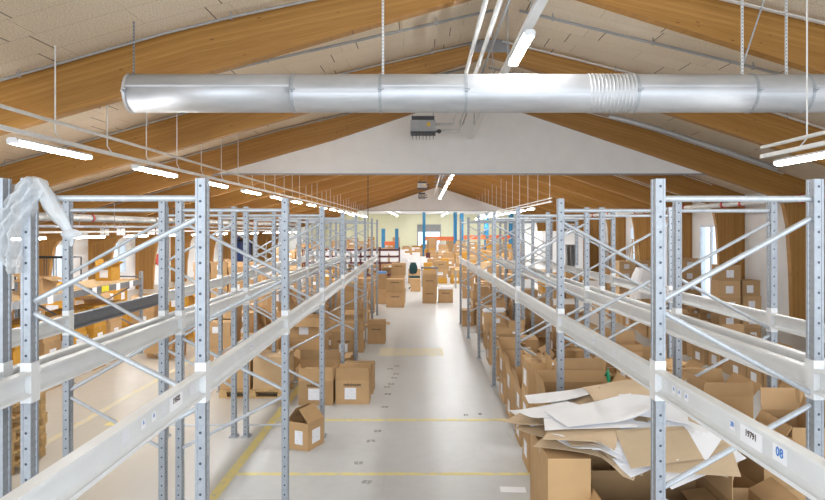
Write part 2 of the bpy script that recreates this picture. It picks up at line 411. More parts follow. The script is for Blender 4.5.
# ------------------------------------------------------------------ pallet racks
BAY = 2.75; Y1 = 4.2; PH = 3.40
q = MB()
def post_poly(a, b_, g=.006):
    return [(-a, -b_), (-a * .55, -b_), (-a * .5, -b_ + g * .6), (a * .5, -b_ + g * .6), (a * .55, -b_), (a, -b_), (a, -b_ * .5), (a - g, -b_ * .42), (a - g, b_ * .42), (a, b_ * .5),
            (a, b_), (-a, b_), (-a, b_ * .5), (-a + g, b_ * .42), (-a + g, -b_ * .42), (-a, -b_ * .5)]
def post_mesh(h):
    q = MB(); q.prism(post_poly(.032, .046), 'z', .012, h); return q
post_me = None
def build_frame(parent, depth, h, flip, y, first, brace=M_BRACE):
    """one upright frame in local x 0..depth (row at x=0 and x=depth)"""
    fr = bpy.data.objects.new('upright_frame', None); COL.objects.link(fr); fr.parent = parent; fr.location = (0, y, 0); fr.empty_display_size = .1
    global post_me
    for x in (0, depth):
        if h == PH:
            if post_me is None: o = post_mesh(h).build('post', M_POST, fr); post_me = o.data
            else: o = inst('post', post_me, fr)
        else: o = post_mesh(h).build('post', M_POST, fr)
        o.location = (x, 0, 0)
        q = MB(); q.b2(-.065, .065, -.07, .07, 0, .012); q.tube((.045, .05, .012), (.045, .05, .03), .009, 6); q.tube((-.045, -.05, .012), (-.045, -.05, .03), .009, 6)
        q.build('foot_plate', M_GALV, fr, (x, 0, 0))
    s = 1 if depth > 0 else -1; a, b_ = sorted((.030 * s, depth - .030 * s))
    q = MB(); q.tube((a, 0, h - .13), (b_, 0, h - .13), .021, 12); q.build('top_rail', brace, fr, smooth=False)
    q = MB(); q.tube((a, 0, .17), (b_, 0, .17), .013, 10); q.build('bottom_rail', brace, fr)
    z = h - .26; k = flip
    while z - .54 > .15:
        p, r_ = ((b_, a) if k % 2 == 0 else (a, b_))   # top end, bottom end
        q = MB(); q.tube((p, 0, z), (r_, 0, z - .54), .0185, 10); q.build('brace', brace, fr); z -= .62; k += 1
    return fr
BT, BB = 2.15, 1.99
def beam_mesh(L, face):
    """C section, open towards +x if face>0; runs local y 0..L, z 0 = bottom"""
    h = BT - BB; f = face
    pts = [(-.022, 0), (.040, 0), (.040, .020), (.036, .020), (.034, .008), (-.004, .034), (-.004, h - .034), (.034, h - .008), (.036, h - .020), (.040, h - .020), (.040, h), (-.022, h)]
    q = MB(); q.prism([(x * f, z) for x, z in pts], 'y', .053, L - .053); return q
def conn(q, y, f, s):
    # hook plate on the post's end face, and its return along the side
    q.b2(-.034, .034, y + s * .0465 - .003, y + s * .0465 + .003, -.045, .215)
    a, b_ = sorted((f * .0325, f * .0385)); q.b2(a, b_, min(y + s * .001, y + s * .049), max(y + s * .001, y + s * .049), -.045, .215)
def rack(name_label, vp, x_front, depth, n0, n1, face, frames_flip, group, beams_dark=(), stickers=None, sgn=1, BAY=BAY):
    th = math.atan((423 - vp) / F)         # the run's small yaw against the building
    rot = Matrix.Rotation(th, 4, 'Z')
    y0 = Y1 + n0 * BAY; p = rot @ Vector((x_front, y0, 0))
    root = thing('pallet_rack', name_label, 'pallet rack', p, th, group)
    for n in range(n0, n1 + 1): build_frame(root, depth, PH, frames_flip(n), (n - n0) * BAY, n == n0)
    for r_, x in enumerate((0, depth)):
        m1 = beam_mesh(BAY, face); me = None; cme = None
        for n in range(n0, n1):
            y = (n - n0) * BAY
            mt = M_DARKGALV if (r_, n) in beams_dark else M_BEAM
            o = m1.build('beam', mt, root, (x, y, BB)) if (me is None or mt is M_DARKGALV) else inst('beam', me, root, (x, y, BB))
            if mt is M_BEAM and me is None: me = o.data
            if cme is None:
                cme = []
                for yy, ss in ((0, 1), (BAY, -1)): c = MB(); conn(c, yy, face, ss); cme.append(c.build('beam_connector', M_BEAM, o).data)
            else:
                for c_ in cme: inst('beam_connector', c_, o)
            if stickers and r_ == 0:
                for (nn, yy, kind_) in stickers:
                    if nn == n: sticker(o, yy, face, kind_)
    return root
TXT = {}
def textobj(s, size, m, parent, loc, rot, name='printed_mark'):
    key = (s, round(size, 4), m.name)
    if key not in TXT:
        c = bpy.data.curves.new('lettering', 'FONT'); c.body = s; c.size = size; c.extrude = .0004; c.align_x = 'CENTER'; c.align_y = 'CENTER'; c.resolution_u = 2; c.offset = size * .03
        t = bpy.data.objects.new('lettering', c); COL.objects.link(t); me = bpy.data.meshes.new_from_object(t); bpy.data.objects.remove(t)
        me.materials.clear(); me.materials.append(m); TXT[key] = me
    o = inst(name, TXT[key], parent, loc, rot); return o
def sticker(beam, y, f, kind_):
    wd, ht = {'bar': (.07, .06), 'big': (.20, .10), 'num': (.11, .075), 'small': (.05, .05), 'curl': (.16, .095)}[kind_[0]]
    xx = -.0034 * f; q = MB(); g = 6; vs_ = []
    for i in range(g + 1):
        t = i / g; bend = .018 * max(0, t - .55) ** 2 * 8 if kind_[0] == 'curl' else 0
        for zz in (-ht / 2, ht / 2): vs_.append(((.0012 + bend) * f, (t - .5) * wd, zz))
    q.add(vs_, [(2 * i, 2 * i + 1, 2 * i + 3, 2 * i + 2) for i in range(g)])
    v2 = [(v[0] + .0006 * f, v[1], v[2]) for v in vs_]; q.add(v2, [(2 * i, 2 * i + 1, 2 * i + 3, 2 * i + 2) for i in range(g)])
    o = q.build('sticker', M_LABEL if kind_[0] == 'bar' else M_PAPER, beam, (xx, y, .08))
    if kind_[1]:
        textobj(kind_[1], kind_[2], M_BLUEINK if kind_[3] == 'b' else M_INK, beam, (xx + .003 * f, y, .085), (math.pi / 2, 0, math.pi / 2 * f), 'handwritten_mark')
LST = [(-1, 1.55, ('bar', '', 0, 'b')), (-1, 1.75, ('small', 'A', .03, 'b')), (-1, 1.88, ('small', 'A', .03, 'b')), (-1, 2.02, ('bar', '', 0, 'b')), (-1, 2.2, ('big', '19502', .045, 'k')),
       (-1, 2.45, ('bar', '', 0, 'b')), (0, .14, ('bar', '', 0, 'k')), (0, 1.0, ('bar', '', 0, 'b')), (0, 1.25, ('small', 'A', .03, 'b')), (1, .4, ('bar', '', 0, 'b')), (1, 1.1, ('small', '', 0, 'b')), (2, .9, ('bar', '', 0, 'b')), (3, 1.2, ('bar', '', 0, 'b'))]
RST = [(-1, 1.36, ('num', '08', .058, 'b')), (-1, 1.60, ('big', '19791', .042, 'k')), (-1, 1.78, ('small', '30', .035, 'b')), (-1, 2.32, ('small', 'A', .03, 'b')), (-1, 2.42, ('small', 'A', .03, 'b')), (-1, 2.5, ('small', 'A', .03, 'b')), (-1, 2.62, ('bar', '', 0, 'b')),
       (0, .9, ('bar', '', 0, 'b')), (0, 1.5, ('small', 'A', .03, 'b')), (1, .6, ('bar', '', 0, 'b')), (1, 1.5, ('bar', '', 0, 'b')), (2, 1.3, ('bar', '', 0, 'b'))]
RACKG = None
rack('tall galvanised pallet rack lining the left edge of the centre aisle', 416.5, -1.40, -1.122, -1, 7, 1, lambda n: n % 2, None, (), LST, BAY=2.65)
rack('tall galvanised pallet rack standing back to back behind the left aisle rack', 416.5, -2.70, -1.01, -1, 7, 1, lambda n: 0 if n % 2 == 0 else (0 if n == 1 else 1), None, ((1, 1),), BAY=2.65)
rack('tall galvanised pallet rack lining the right edge of the centre aisle', 410, 1.64, 1.05, -1, 6, -1, lambda n: n % 2, None, (), RST)
rack('tall galvanised pallet rack standing back to back behind the right aisle rack', 410, 2.925, 1.05, -1, 6, -1, lambda n: 0 if n == 1 else n % 2, None)

# lower rack across the left side lane
root = thing('pallet_rack', 'low grey pallet rack with ochre cartons beyond the left racks', 'pallet rack', (-6.96, 9.5, 0), 0)
for k in range(3): build_frame(root, -1.05, 2.03, k % 2, k * 3.15, k == 0, M_DARKGALV)
for x in (0, -1.05):
    for k in range(2):
        for z in (1.70,):
            q = MB(); q.b2(-.025, .025, .05, 3.10, 0, .13); q.b2(-.03, .03, .035, .05, -.03, .16); q.b2(-.03, .03, 3.10, 3.115, -.03, .16)
            o = q.build('beam', M_DARKGALV if k else M_GALV, root, (x, k * 3.15, z))
for y, z in ((4.0, 1.72), (5.05, 1.72), (5.7, 1.72), (1.2, 1.72), (2.4, 1.72)):
    q = MB(); q.b2(.03, .034, y - .09, y + .09, z - .04, z + .12); q.build('label_sheet', M_PAPER, root)
q = MB(); q.b2(.03, .034, 4.3, 4.62, 1.71, 1.83); q.build('warning_sticker', simple('warning_yellow', (.85, .75, .03), .5), root)
q = MB(); q.b2(-1.02, -.03, .08, 6.22, 1.835, 1.855); q.build('shelf_deck', M_PALLET, root)

# ------------------------------------------------------------------ the big round duct
DY, DZ, DR = 9.05, Z(93.5, 9.05), .268
dx0 = W(124, DY) + .11; dx1 = 7.6
root = thing('ventilation_duct', 'large galvanised round duct hanging across the hall', 'duct', (0, DY, DZ))
cuts = [dx0, W(295, DY), W(381, DY), W(465, DY), W(633, DY), W(749, DY), W(803, DY), dx1]
def ring(q, x0, x1, r0, r1=None, n=48, caps=False):
    q.tube((x0, 0, 0), (x1, 0, 0), r0, n, 0, r1, caps)
for k in range(len(cuts) - 1):
    q = MB(); ring(q, cuts[k] + .006, cuts[k + 1] - .006, DR, caps=(k == 0))
    o = q.build('duct_section', M_DUCT, root, smooth=True)
    if k == 0:
        for p in o.data.polygons:
            if len(p.vertices) > 4: p.use_smooth = False
    s = MB(); s.b2(cuts[k] + .03, cuts[k + 1] - .03, -DR - .006, -DR + .012, -.012 + (.05 if k % 2 == 0 else -.03), .012 + (.05 if k % 2 == 0 else -.03)); s.build('seam', M_DUCT, o)
for k, x in enumerate(cuts[:-1]):
    q = MB(); ring(q, x - .02, x + .02, DR + .008, caps=True); q.tube((x - .02, -DR - .02, -.02), (x + .02, -DR - .02, -.02), .02, 8); q.tube((x - .012, -DR - .02, .02), (x + .05, -DR - .025, .0), .012, 6)
    q.build('clamp_band', M_GALV if k else M_DUCT, root)
q = MB()
for k in range(13):
    x = W(586, DY) + k * .052; ring(q, x, x + .018, DR - .002, DR + .009, 40); ring(q, x + .018, x + .036, DR + .009, DR - .002, 40)
q.build('wrinkled_sleeve', M_DUCT, root, smooth=True)
for x in (W(134, DY), W(383, DY), W(742, DY), W(786, DY)):
    ztop = rtop(x, DY) - DZ; zb = DR - .005
    q = MB(); wd = .034 if x > -.7 else .02
    q.b2(x - wd / 2, x + wd / 2, -.015, -.009, zb, ztop); q.b2(x - wd / 2, x - wd / 2 + .003, -.015, .004, zb, ztop); q.b2(x + wd / 2 - .003, x + wd / 2, -.015, .004, zb, ztop)
    n = int((ztop - zb) / .05)
    for k in range(n): q.b2(x - .004, x + .004, -.0165, -.0145, zb + .02 + k * .05, zb + .04 + k * .05, 1)
    q.build('hanger_strap', [M_BEAM if x > -1 else M_GALV, M_DARKIN], root)
q = MB(); x = W(742, DY); q.tube((x, 0, DR + .1), (x + .35, -.05, rtop(x + .35, DY) - DZ), .012, 8); q.build('hanger_brace', M_GALV, root)

# ------------------------------------------------------------------ fluorescent lamps on trunking
def lamp_proto(L=1.55):
    root = thing('fluorescent_lamp', '', 'lamp', (0, 0, 0))
    q = MB(); q.prism([(-.05, .035), (-.075, 0), (.075, 0), (.05, .035)], 'y', 0, L); q.build('housing', M_BEAM, root)
    q = MB(); q.prism([(-.068, -.001), (-.062, -.035), (-.04, -.05), (.04, -.05), (.062, -.035), (.068, -.001)], 'y', .03, L - .03); q.build('diffuser', M_TUBE, root)
    q = MB(); q.b2(-.07, .07, 0, .03, -.045, .0); q.build('end_cap', M_BEAM, root); q = MB(); q.b2(-.07, .07, L - .03, L, -.045, 0); q.build('end_cap', M_BEAM, root)
    return root
LPS = {}
used = []
def put_lamp(x, y, z, label, group, L=1.55):
    if L in LPS: o = copy_tree(LPS[L])
    else: o = LPS[L] = lamp_proto(L)
    used.append(o); o.location = (x, y, z); o['label'] = label; o['group'] = group; return o
ORD = ['nearest', 'second', 'third', 'fourth', 'fifth', 'sixth', 'seventh', 'eighth', 'ninth', 'tenth', 'eleventh', 'twelfth', 'thirteenth', 'fourteenth', 'fifteenth', 'sixteenth', 'seventeenth', 'eighteenth', 'nineteenth', 'twentieth', 'twenty-first', 'twenty-second', 'twenty-third', 'twenty-fourth', 'twenty-fifth', 'twenty-sixth', 'twenty-seventh', 'twenty-eighth']
LX, LZ = -5.23, EYE + 1.134
for k in range(15): put_lamp(LX, 8.14 + 3.48 * k, LZ, '%s lit tube lamp of the row above the left racks' % ORD[k].capitalize(), 'lamps over the left racks', 1.86)
RX, RZ_ = 4.95, EYE + .93
put_lamp(RX, 7.37, RZ_, 'Lit tube lamp at the end of the near trunking on the right', None)
for k in range(12): put_lamp(RX, 28.5 + 2.7 * k, RZ_, '%s lit tube lamp of the far row on the right side' % ORD[k].capitalize(), 'far lamps on the right side')
MX, MZ = 1.39, EYE + 2.555
put_lamp(MX, 8.3, MZ, 'Lit tube lamp under the ridge just above the big duct', None)
put_lamp(MX, 11.0, MZ, 'Lit tube lamp under the ridge hidden behind the big duct', None)  # added out of view to brighten the centre aisle
for k in range(12): put_lamp(MX, 19.9 + 2.9 * k, MZ, '%s lit tube lamp of the far row under the ridge' % ORD[k].capitalize(), 'far lamps under the ridge')  # nearest few, behind the gable screen, are added to light the aisle
for k in range(5):  # extra lamp lines, added because the far end needs light
    for x in (-8.5, -3.2, 2.4, 7.2): put_lamp(x, 62.5 + k * 3.8, 4.72, '%s lit tube lamp of the %s line on the flat far ceiling' % (ORD[k].capitalize(), {-8.5: 'leftmost', -3.2: 'centre left', 2.4: 'centre right', 7.2: 'rightmost'}[x]), 'lamps on the flat far ceiling')
WX, WZ = -9.45, 2.86
for k in range(12): put_lamp(WX, 14.4 + 2.95 * k, WZ, '%s lit tube lamp of the low row along the left wall' % ORD[k].capitalize(), 'lamps along the left wall')
for o in used:
    if o['group'] is None: del o['group']

def trunking(label, x, z, y0, y1, upper, rods, up_dx=0.0, wd=.06, tz=.10, rods0=.4):
    root = thing('lighting_trunking', label, 'cable trunking', (x, y0, z))
    q = MB(); q.b2(-wd / 2, wd / 2, 0, y1 - y0, tz, tz + .055); q.build('channel', M_BEAM if wd > .1 else M_PIPE, root)
    if upper: q = MB(); q.tube((up_dx, 0, upper), (up_dx, y1 - y0, upper), .027, 8); q.build('carrier_pipe', M_PIPE, root)
    y = rods0
    while y < y1 - y0:
        zt = rtop(x, y + y0) - z
        for FYk in FY:
            if abs(FYk - (y + y0)) < .12: zt = soffit(x, FYk) - z
        q = MB(); q.tube((up_dx, y, tz + .055 if not upper else upper), (up_dx, y, zt), .011, 6)
        if upper: q.path([(up_dx, y, upper), (up_dx, y, tz + .14), (up_dx * .5, y + .05, tz + .11), (0, y + .16, tz + .05)], .010, 6)
        q.build('hanger_rod', M_PIPE if upper else M_TRAY, root); y += rods
    return root
trunking('pale trunking and pipe hanging over the left racks', LX, LZ, 3.2, 59.5, .39, 1.5, rods0=1.4)
trunking('near trunking on the right ending before the screen', RX, RZ_, 3.2, 9.35, .26, 1.55)
trunking('far trunking hanging over the right racks', RX, RZ_, 24.6, 59.5, .26, 2.6)
trunking('wide pale trunking hung along the ridge', MX, MZ, 3.2, 57, 0, 2.3, 0, .13)
trunking('white lamp rail low along the left wall', WX, WZ, 10, 52, 0, 4.6)

# ------------------------------------------------------------------ pipes under the ceiling
def pipe(name, label, pts, r, m=M_PIPE, cat='pipe', n=10):
    q = MB(); q.path(pts, r, n); o = q.build(name, m, smooth=True); tag(o, label, cat); return o
hz = 3.02
pipe('heating_pipe', 'left of the two white pipes running under the ridge', [(.83, 3, EYE + hz), (.83, 17.2, EYE + hz), (.83, 17.4, EYE + hz - .05), (.83, 17.5, EYE + 2.86), (.35, 17.5, EYE + 2.86)], .036)
pipe('heating_pipe', 'right of the two white pipes running under the ridge', [(1.02, 3, EYE + hz), (1.02, 17.4, EYE + hz), (1.02, 17.6, EYE + hz - .05), (1.02, 17.7, EYE + 2.70), (.33, 17.5, EYE + 2.70)], .036)
pipe('conduit', 'dark thin conduit beside the ridge trunking', [(1.17, 3, EYE + 3.1), (1.17, 40, EYE + 3.1)], .022, M_TRAY)
pipe('heating_pipe', 'thin white pipe under the ridge beyond the near screen', [(.95, 20, EYE + 3.0), (.95, 56, EYE + 3.0)], .04)
def slope_pipe(Y, sd, off, r, m, label, kind='sprinkler_pipe', x_in=.25, x_out=None):
    rx = rp(Y)[0]; e = (XL + 1.3 if sd < 0 else XR - 1.3) if x_out is None else x_out
    xs = xs_between(rx + sd * x_in, e, 14); root = thing(kind, label, 'pipe' if 'pipe' in kind else 'cable tray', (rx, Y, 0), 0, 'lines along the roof slope')
    q = MB()
    if kind == 'sprinkler_pipe': q.path([(x - rx, 0, rtop(x, Y) - off) for x in xs], r, 8)
    else:
        for a, b_ in zip(xs[:-1], xs[1:]):
            za, zb = rtop(a, Y) - off, rtop(b_, Y) - off; p = []
            for (x, z) in ((a - rx, za), (b_ - rx, zb)):
                p += [(x, -r * 1.6, z - r * .5), (x, r * 1.6, z - r * .5), (x, r * 1.6, z + r * .5), (x, -r * 1.6, z + r * .5)]
            q.add(p, [(0, 1, 5, 4), (1, 2, 6, 5), (2, 3, 7, 6), (3, 0, 4, 7)])
    q.build('run', m, root, smooth=(kind == 'sprinkler_pipe'))
    for x in xs[1::3]:
        c = MB(); c.b2(x - rx - .02, x - rx + .02, -.03, .03, rtop(x, Y) - off - r - .012, rtop(x, Y) - off + r + .012); c.tube((x - rx, 0, rtop(x, Y) - off), (x - rx, 0, rtop(x, Y)), .01, 6); c.build('clip', M_TRAY, root)
side_w = {-1: 'left', 1: 'right'}
fw = ['nearest', 'second', 'third', 'fourth', 'fifth', 'sixth', 'seventh', 'eighth']
for sd in (-1, 1):
    for k in range(1, 8):
        Y = FY[k]
        slope_pipe(Y - .30, sd, .085, .022, M_TRAY if sd < 0 else M_PIPE, 'metal line up the %s slope just before the %s roof frame' % (side_w[sd], fw[k]), 'sprinkler_pipe' if sd < 0 else 'cable_tray', x_out=None if k > 2 or sd < 0 else (XR - 1.3))
        if k < 7: slope_pipe(Y + 2.1, sd, .10, .028, M_TRAY, 'grey pipe up the %s slope in the bay beyond the %s roof frame' % (side_w[sd], fw[k]))
        slope_pipe(Y + .26, sd, .09, .035, M_PIPE, 'pale tray up the %s slope just behind the %s roof frame' % (side_w[sd], fw[k]), 'cable_tray')
# bright insulated pipe on the right slope
Yp = 17.9
pipe('insulated_pipe', 'bright silver pipe sloping down the right ceiling before the near screen', [(x, Yp, rtop(x, Yp) - .22) for x in xs_between(5.2, 9.9, 6)], .075, M_DUCT)
# pipes along the walls
root = thing('ventilation_pipe', 'long pale pipe high along the left wall with red clamps', 'pipe', (-10.2, 12, 3.40))
q = MB(); q.tube((0, 0, 0), (0, 40, 0), .115, 14); q.build('run', M_PIPE, root, smooth=True)
for k in range(9):
    c = MB(); c.tube((0, 3 + k * 4.6, 0), (0, 3.08 + k * 4.6, 0), .135, 14); c.build('clamp', M_RED if k % 2 else M_TRAY, root)
    c = MB(); c.tube((0, 2.4 + k * 4.6 + .02, .1), (0, 2.42 + k * 4.6, rtop(-10.2, 14.4 + k * 4.6) - 3.4 if k else 1), .011, 6); c.build('hanger_rod', M_TRAY, root)
root = thing('cable_tray', 'dark cable tray below the pale pipe along the left wall', 'cable tray', (-10.1, 12, 3.12))
q = MB(); q.b2(-.2, .2, 0, 40, -.03, -.01); q.b2(-.2, -.19, 0, 40, -.03, .06); q.b2(.19, .2, 0, 40, -.03, .06); q.build('tray', M_SHADE, root)
q = MB()
for x in (-.12, -.04, .06, .13): q.tube((x, 0, .02), (x, 40, .02), .025, 6)
q.build('cables', M_TRAY, root)
q = MB()
for k in range(14): q.tube((.0, 1 + k * 2.9, -.03), (0, 1 + k * 2.9, .28), .012, 6)
q.build('hanger_rods', M_TRAY, root)
root = thing('heating_pipe', 'pale pipe with red clamps high along the right wall', 'pipe', (10.55, 12, 3.92))
q = MB(); q.tube((0, 0, 0), (0, 34, 0), .095, 12); q.build('run', M_PIPE, root, smooth=True)
for k in range(6):
    for d in (0, 1.3):
        c = MB(); c.tube((0, 4.5 + k * 4.6 + d, 0), (0, 4.62 + k * 4.6 + d, 0), .125, 12); c.build('clamp', M_RED, root)
for k, (x, Y) in enumerate(((W(111, 24), 24.0), (W(123, 24.8), 24.8), (W(54, 20.5), 20.5), (W(76, 21.6), 21.6))):
    q = MB(); q.b2(-.14, -.01, -.004, .004, -.32, 0); q.b2(.01, .14, -.004, .004, -.32, 0); q.tube((-.07, 0, 0), (0, 0, .11), .004, 5); q.tube((.07, 0, 0), (0, 0, .11), .004, 5)
    o = q.build('hanging_sign', M_PAPER, None, (-10.2, Y, 3.18)); tag(o, ['pair of white sheets hung from the left wall pipe, furthest but one', 'pair of white sheets hung from the left wall pipe, furthest', 'pair of white sheets hung from the left wall pipe, nearest', 'pair of white sheets hung from the left wall pipe, second nearest'][k], 'sign', 'white sheets on the wall pipe')

# ------------------------------------------------------------------ unit heaters under the ridge
def heater(label, x, y, z, s=.68):
    root = thing('unit_heater', label, 'heater', (x, y, z))
    q = MB(); q.b2(-s / 2, s / 2, -.25, .25, -.14, .14); q.b2(-s / 2 - .01, s / 2 + .01, -.26, -.24, -.16, -.14); q.build('casing', M_TRAY, root)
    q = MB(); q.b2(-s / 2 + .03, s / 2 - .03, -.24, .24, .14, .25); q.build('fan_cowl', M_DKPLASTIC, root)
    q = MB(); q.b2(-s / 2, s / 2, -.24, .24, -.22, -.14)
    for k in range(7): q.box((-s / 2 + .06 + k * (s - .12) / 6, 0, -.27), (.012, .42, .12), 0, None)
    q.build('louvre', M_DKPLASTIC, root)
    q = MB(); q.tube((s * .22, -.25, .02), (s * .22, -.29, .02), .055, 14); q.build('dial', simple('dial_yellow', (.75, .5, .05), .4), root)
    q = MB()
    for u in (-s / 2 + .06, s / 2 - .06): q.tube((u, 0, .25), (u, 0, max(.4, soffit(x, y) - z + .3)), .012, 6)
    q.build('hanger_rod', M_TRAY, root)
    q = MB(); q.tube((s / 2, 0, .06), (s / 2 + .16, 0, .06), .03, 8); q.tube((s / 2, 0, -.13), (s / 2 + .16, 0, -.13), .03, 8); q.tube((s / 2 + .1, -.05, -.13), (s / 2 + .1, .05, -.13), .055, 10); q.build('valve', M_DKPLASTIC, root)
heater('grey unit heater hanging before the near white screen', 0.0, 17.5, EYE + 2.80)
heater('nearer grey unit heater under the far ridge', -.05, 42, EYE + 2.85, .62)
heater('farther grey unit heater under the far ridge', -.1, 54, EYE + 2.80, .62)
# hanging power cable with socket block
root = thing('hanging_socket', 'black power cable with socket block hanging above the packing area', 'cable', (W(368, 25.5), 25.5, 0))
q = MB(); q.tube((0, 0, 1.75), (0, 0, rtop(W(368, 25.5), 25.5)), .016, 6); q.build('cable', M_BLACK, root)
q = MB(); q.b2(-.07, .07, -.07, .07, 1.52, 1.75); q.b2(-.09, .09, -.03, .03, 1.56, 1.70); q.build('socket_block', M_BLACK, root)
root = thing('hanging_socket', 'short black cable with socket block over the far tables', 'cable', (W(428, 36), 36, 0))
q = MB(); q.tube((0, 0, 1.75), (0, 0, 2.4), .02, 6); q.build('cable', M_BLACK, root)
q = MB(); q.b2(-.12, .12, -.07, .07, 1.45, 1.75); q.build('socket_block', M_MAROON, root)

# ------------------------------------------------------------------ floor markings
def line(name, x0, x1, y0, y1, m): q = MB(); q.b2(x0, x1, y0, y1, -.02, .003); return struct(q.build(name, m))
line('trim_1', -2.33, 6.0, YB(420) - .05, YB(420) + .05, M_YLINE)
line('trim_2', -2.33, 6.0, YB(474) - .04, YB(474) + .04, M_YLINE)
line('trim_3', -2.46, -2.34, 3, 16, M_YLINE)
line('trim_4', -5.47, -5.35, 6, 34, M_YFADE)
line('trim_5', 4.4, 4.5, 5, 30, M_YFADE)
line('trim_6', -1.1, .5, YB(352) - .5, YB(352) + .5, M_YFADE)
line('trim_7', W(115, YB(423)) - .12, W(115, YB(423)) + .12, YB(423) - .12, YB(423) + .12, M_YLINE)
M_SCUFF = simple('tape_residue', (.30, .30, .29), .8)
sc_pts = [(367, 482), (359, 463), (371, 441), (378, 431), (385, 407), (388, 394), (391, 384), (387, 387), (394, 378), (396, 374), (390, 369), (397, 366), (466, 415), (480, 414)]
for k, (px, py) in enumerate(sc_pts):
    Y = YB(py); q = MB(); l = .07 if k < 12 else .04
    for u in (-.5, .5):
        for v in (-1, 0, 1): q.box((u * l * .9 + R.uniform(-.01, .01), v * .035, .0015), (l * .7, .02, .003))
    o = q.build('tape_mark', M_SCUFF, None, (W(px, Y), Y, 0), (0, 0, R.uniform(-.2, .2)))
    tag(o, 'small grey patch of tape residue on the aisle floor', 'floor mark', 'tape residue on the aisle floor')

# ------------------------------------------------------------------ cartons
LEV = {1: [''], 2: ['lower', 'upper'], 3: ['lowest', 'middle', 'topmost'], 4: ['lowest', 'second from the floor', 'third from the floor', 'topmost'],
       5: ['lowest', 'second from the floor', 'middle', 'second from the top', 'topmost'], 6: ['lowest', 'second from the floor', 'third from the floor', 'third from the top', 'second from the top', 'topmost']}
def flap(parent, hinge, axis, out, L, width, ang, m=M_CARD):
    """hinge = centre of rim edge, axis = unit vector along rim, out = outward unit vector; ang from vertical, + outward"""
    a = math.radians(ang); dv = Vector((0, 0, 1)) * math.cos(a) + Vector(out) * math.sin(a); nv = Vector(axis).cross(dv).normalized() * .0025
    ax = Vector(axis) * (width / 2 - .004); ax2 = Vector(axis) * (width / 2 - .012); h = Vector(hinge)
    v = [h - ax - nv, h + ax - nv, h + ax2 + dv * L - nv, h - ax2 + dv * L - nv, h - ax + nv, h + ax + nv, h + ax2 + dv * L + nv, h - ax2 + dv * L + nv]
    q = MB(); q.add(v, [(0, 1, 2, 3), (7, 6, 5, 4), (0, 4, 5, 1), (1, 5, 6, 2), (2, 6, 7, 3), (3, 7, 4, 0)])
    return q.build('flap', m, parent)
CART = []
def carton(label, x, y, z0, wd, d, h, rz=0, style='closed', lab='f', prt=False, m=M_CARD, group=None, ang=(100, 100, 100, 100), fl=None, cat='box', detail=True, name='carton'):
    """x,y centre of the footprint; front is -y. style closed | open ; lab any of f (front), l (left), r (right)"""
    hw, hd = wd / 2, d / 2
    CART.append([None, x, y, z0, wd, d, h, rz, m])
    if not detail:
        q = MB(); q.b2(-hw, hw, -hd, hd, 0, h)
        q.b2(-hw, hw, -.02, .02, h, h + .002, 1)
        if 'f' in lab: q.b2(-hw * .45, hw * .45, -hd - .002, -hd, h * .35, h * .7, 2)
        if 'r' in lab: q.b2(hw, hw + .002, -hd * .5, hd * .5, h * .35, h * .7, 2)
        if 'l' in lab: q.b2(-hw - .002, -hw, -hd * .5, hd * .5, h * .35, h * .7, 2)
        if prt: q.b2(-hw * .4, hw * .4, -hd - .002, -hd, h * .55, h * .62, 3)
        o = q.build(name, [m, M_TAPE, M_PAPER, M_INK], None, (x, y, z0), (0, 0, rz)); tag(o, label, cat, group); CART[-1][0] = o; return o
    root = thing(name, label, cat, (x, y, z0), rz, group); CART[-1][0] = root
    t = .006; q = MB()
    if style == 'closed':
        q.b2(-hw, hw, -hd, hd, 0, h - .006); q.build('body', m, root)
        for s in (-1, 1):
            p = MB(); a, b_ = sorted((s * .003, s * hd)); p.b2(-hw, hw, a, b_, h - .006, h); p.build('flap', m, root)
        p = MB(); p.b2(-hw, hw, -.025, .025, h, h + .0015); p.b2(-hw - .0015, -hw, -.025, .025, h - .07, h + .0015); p.b2(hw, hw + .0015, -.025, .025, h - .07, h + .0015); p.build('tape', M_TAPE, root)
    else:
        q.b2(-hw, hw, -hd, -hd + t, 0, h); q.b2(-hw, hw, hd - t, hd, 0, h); q.b2(-hw, -hw + t, -hd + t, hd - t, 0, h); q.b2(hw - t, hw, -hd + t, hd - t, 0, h)
        q.b2(-hw + t, hw - t, -hd + t, hd - t, 0, t, 1); q.build('body', [m, M_CARDIN], root)
        L = fl or min(d, wd) / 2
        for (hg, ax, ou, wl, a) in (((0, -hd, h), (1, 0, 0), (0, -1, 0), wd, ang[0]), ((0, hd, h), (1, 0, 0), (0, 1, 0), wd, ang[1]), ((-hw, 0, h), (0, 1, 0), (-1, 0, 0), d, ang[2]), ((hw, 0, h), (0, 1, 0), (1, 0, 0), d, ang[3])):
            if a is not None: flap(root, hg, ax, ou, L, wl, a, m)
    lw, lh = (min(.20, wd * .36), min(.20, h * .5)) if m is not M_YCARD else (wd * .52, h * .5)
    if 'f' in lab:
        p = MB(); cx = wd * R.uniform(-.08, .08); p.b2(cx - lw / 2, cx + lw / 2, -hd - .002, -hd, h * .45 - lh / 2, h * .45 + lh / 2); p.build('label_sheet', M_LABEL, root)
    for ch, s in (('l', -1), ('r', 1)):
        if ch in lab:
            a, b_ = sorted((s * hw, s * (hw + .002))); p = MB(); p.b2(a, b_, -min(.11, hd * .5), min(.11, hd * .5), h * .45 - lh / 2, h * .45 + lh / 2); p.build('label_sheet', M_LABEL, root)
    if prt:
        textobj('mìnimum' if wd < .9 else 'minimum', min(.085, wd * .14), M_INK, root, (0, -hd - .001, min(h - .07, h * .45 + lh / 2 + .055)), (math.pi / 2, 0, 0))
    return root
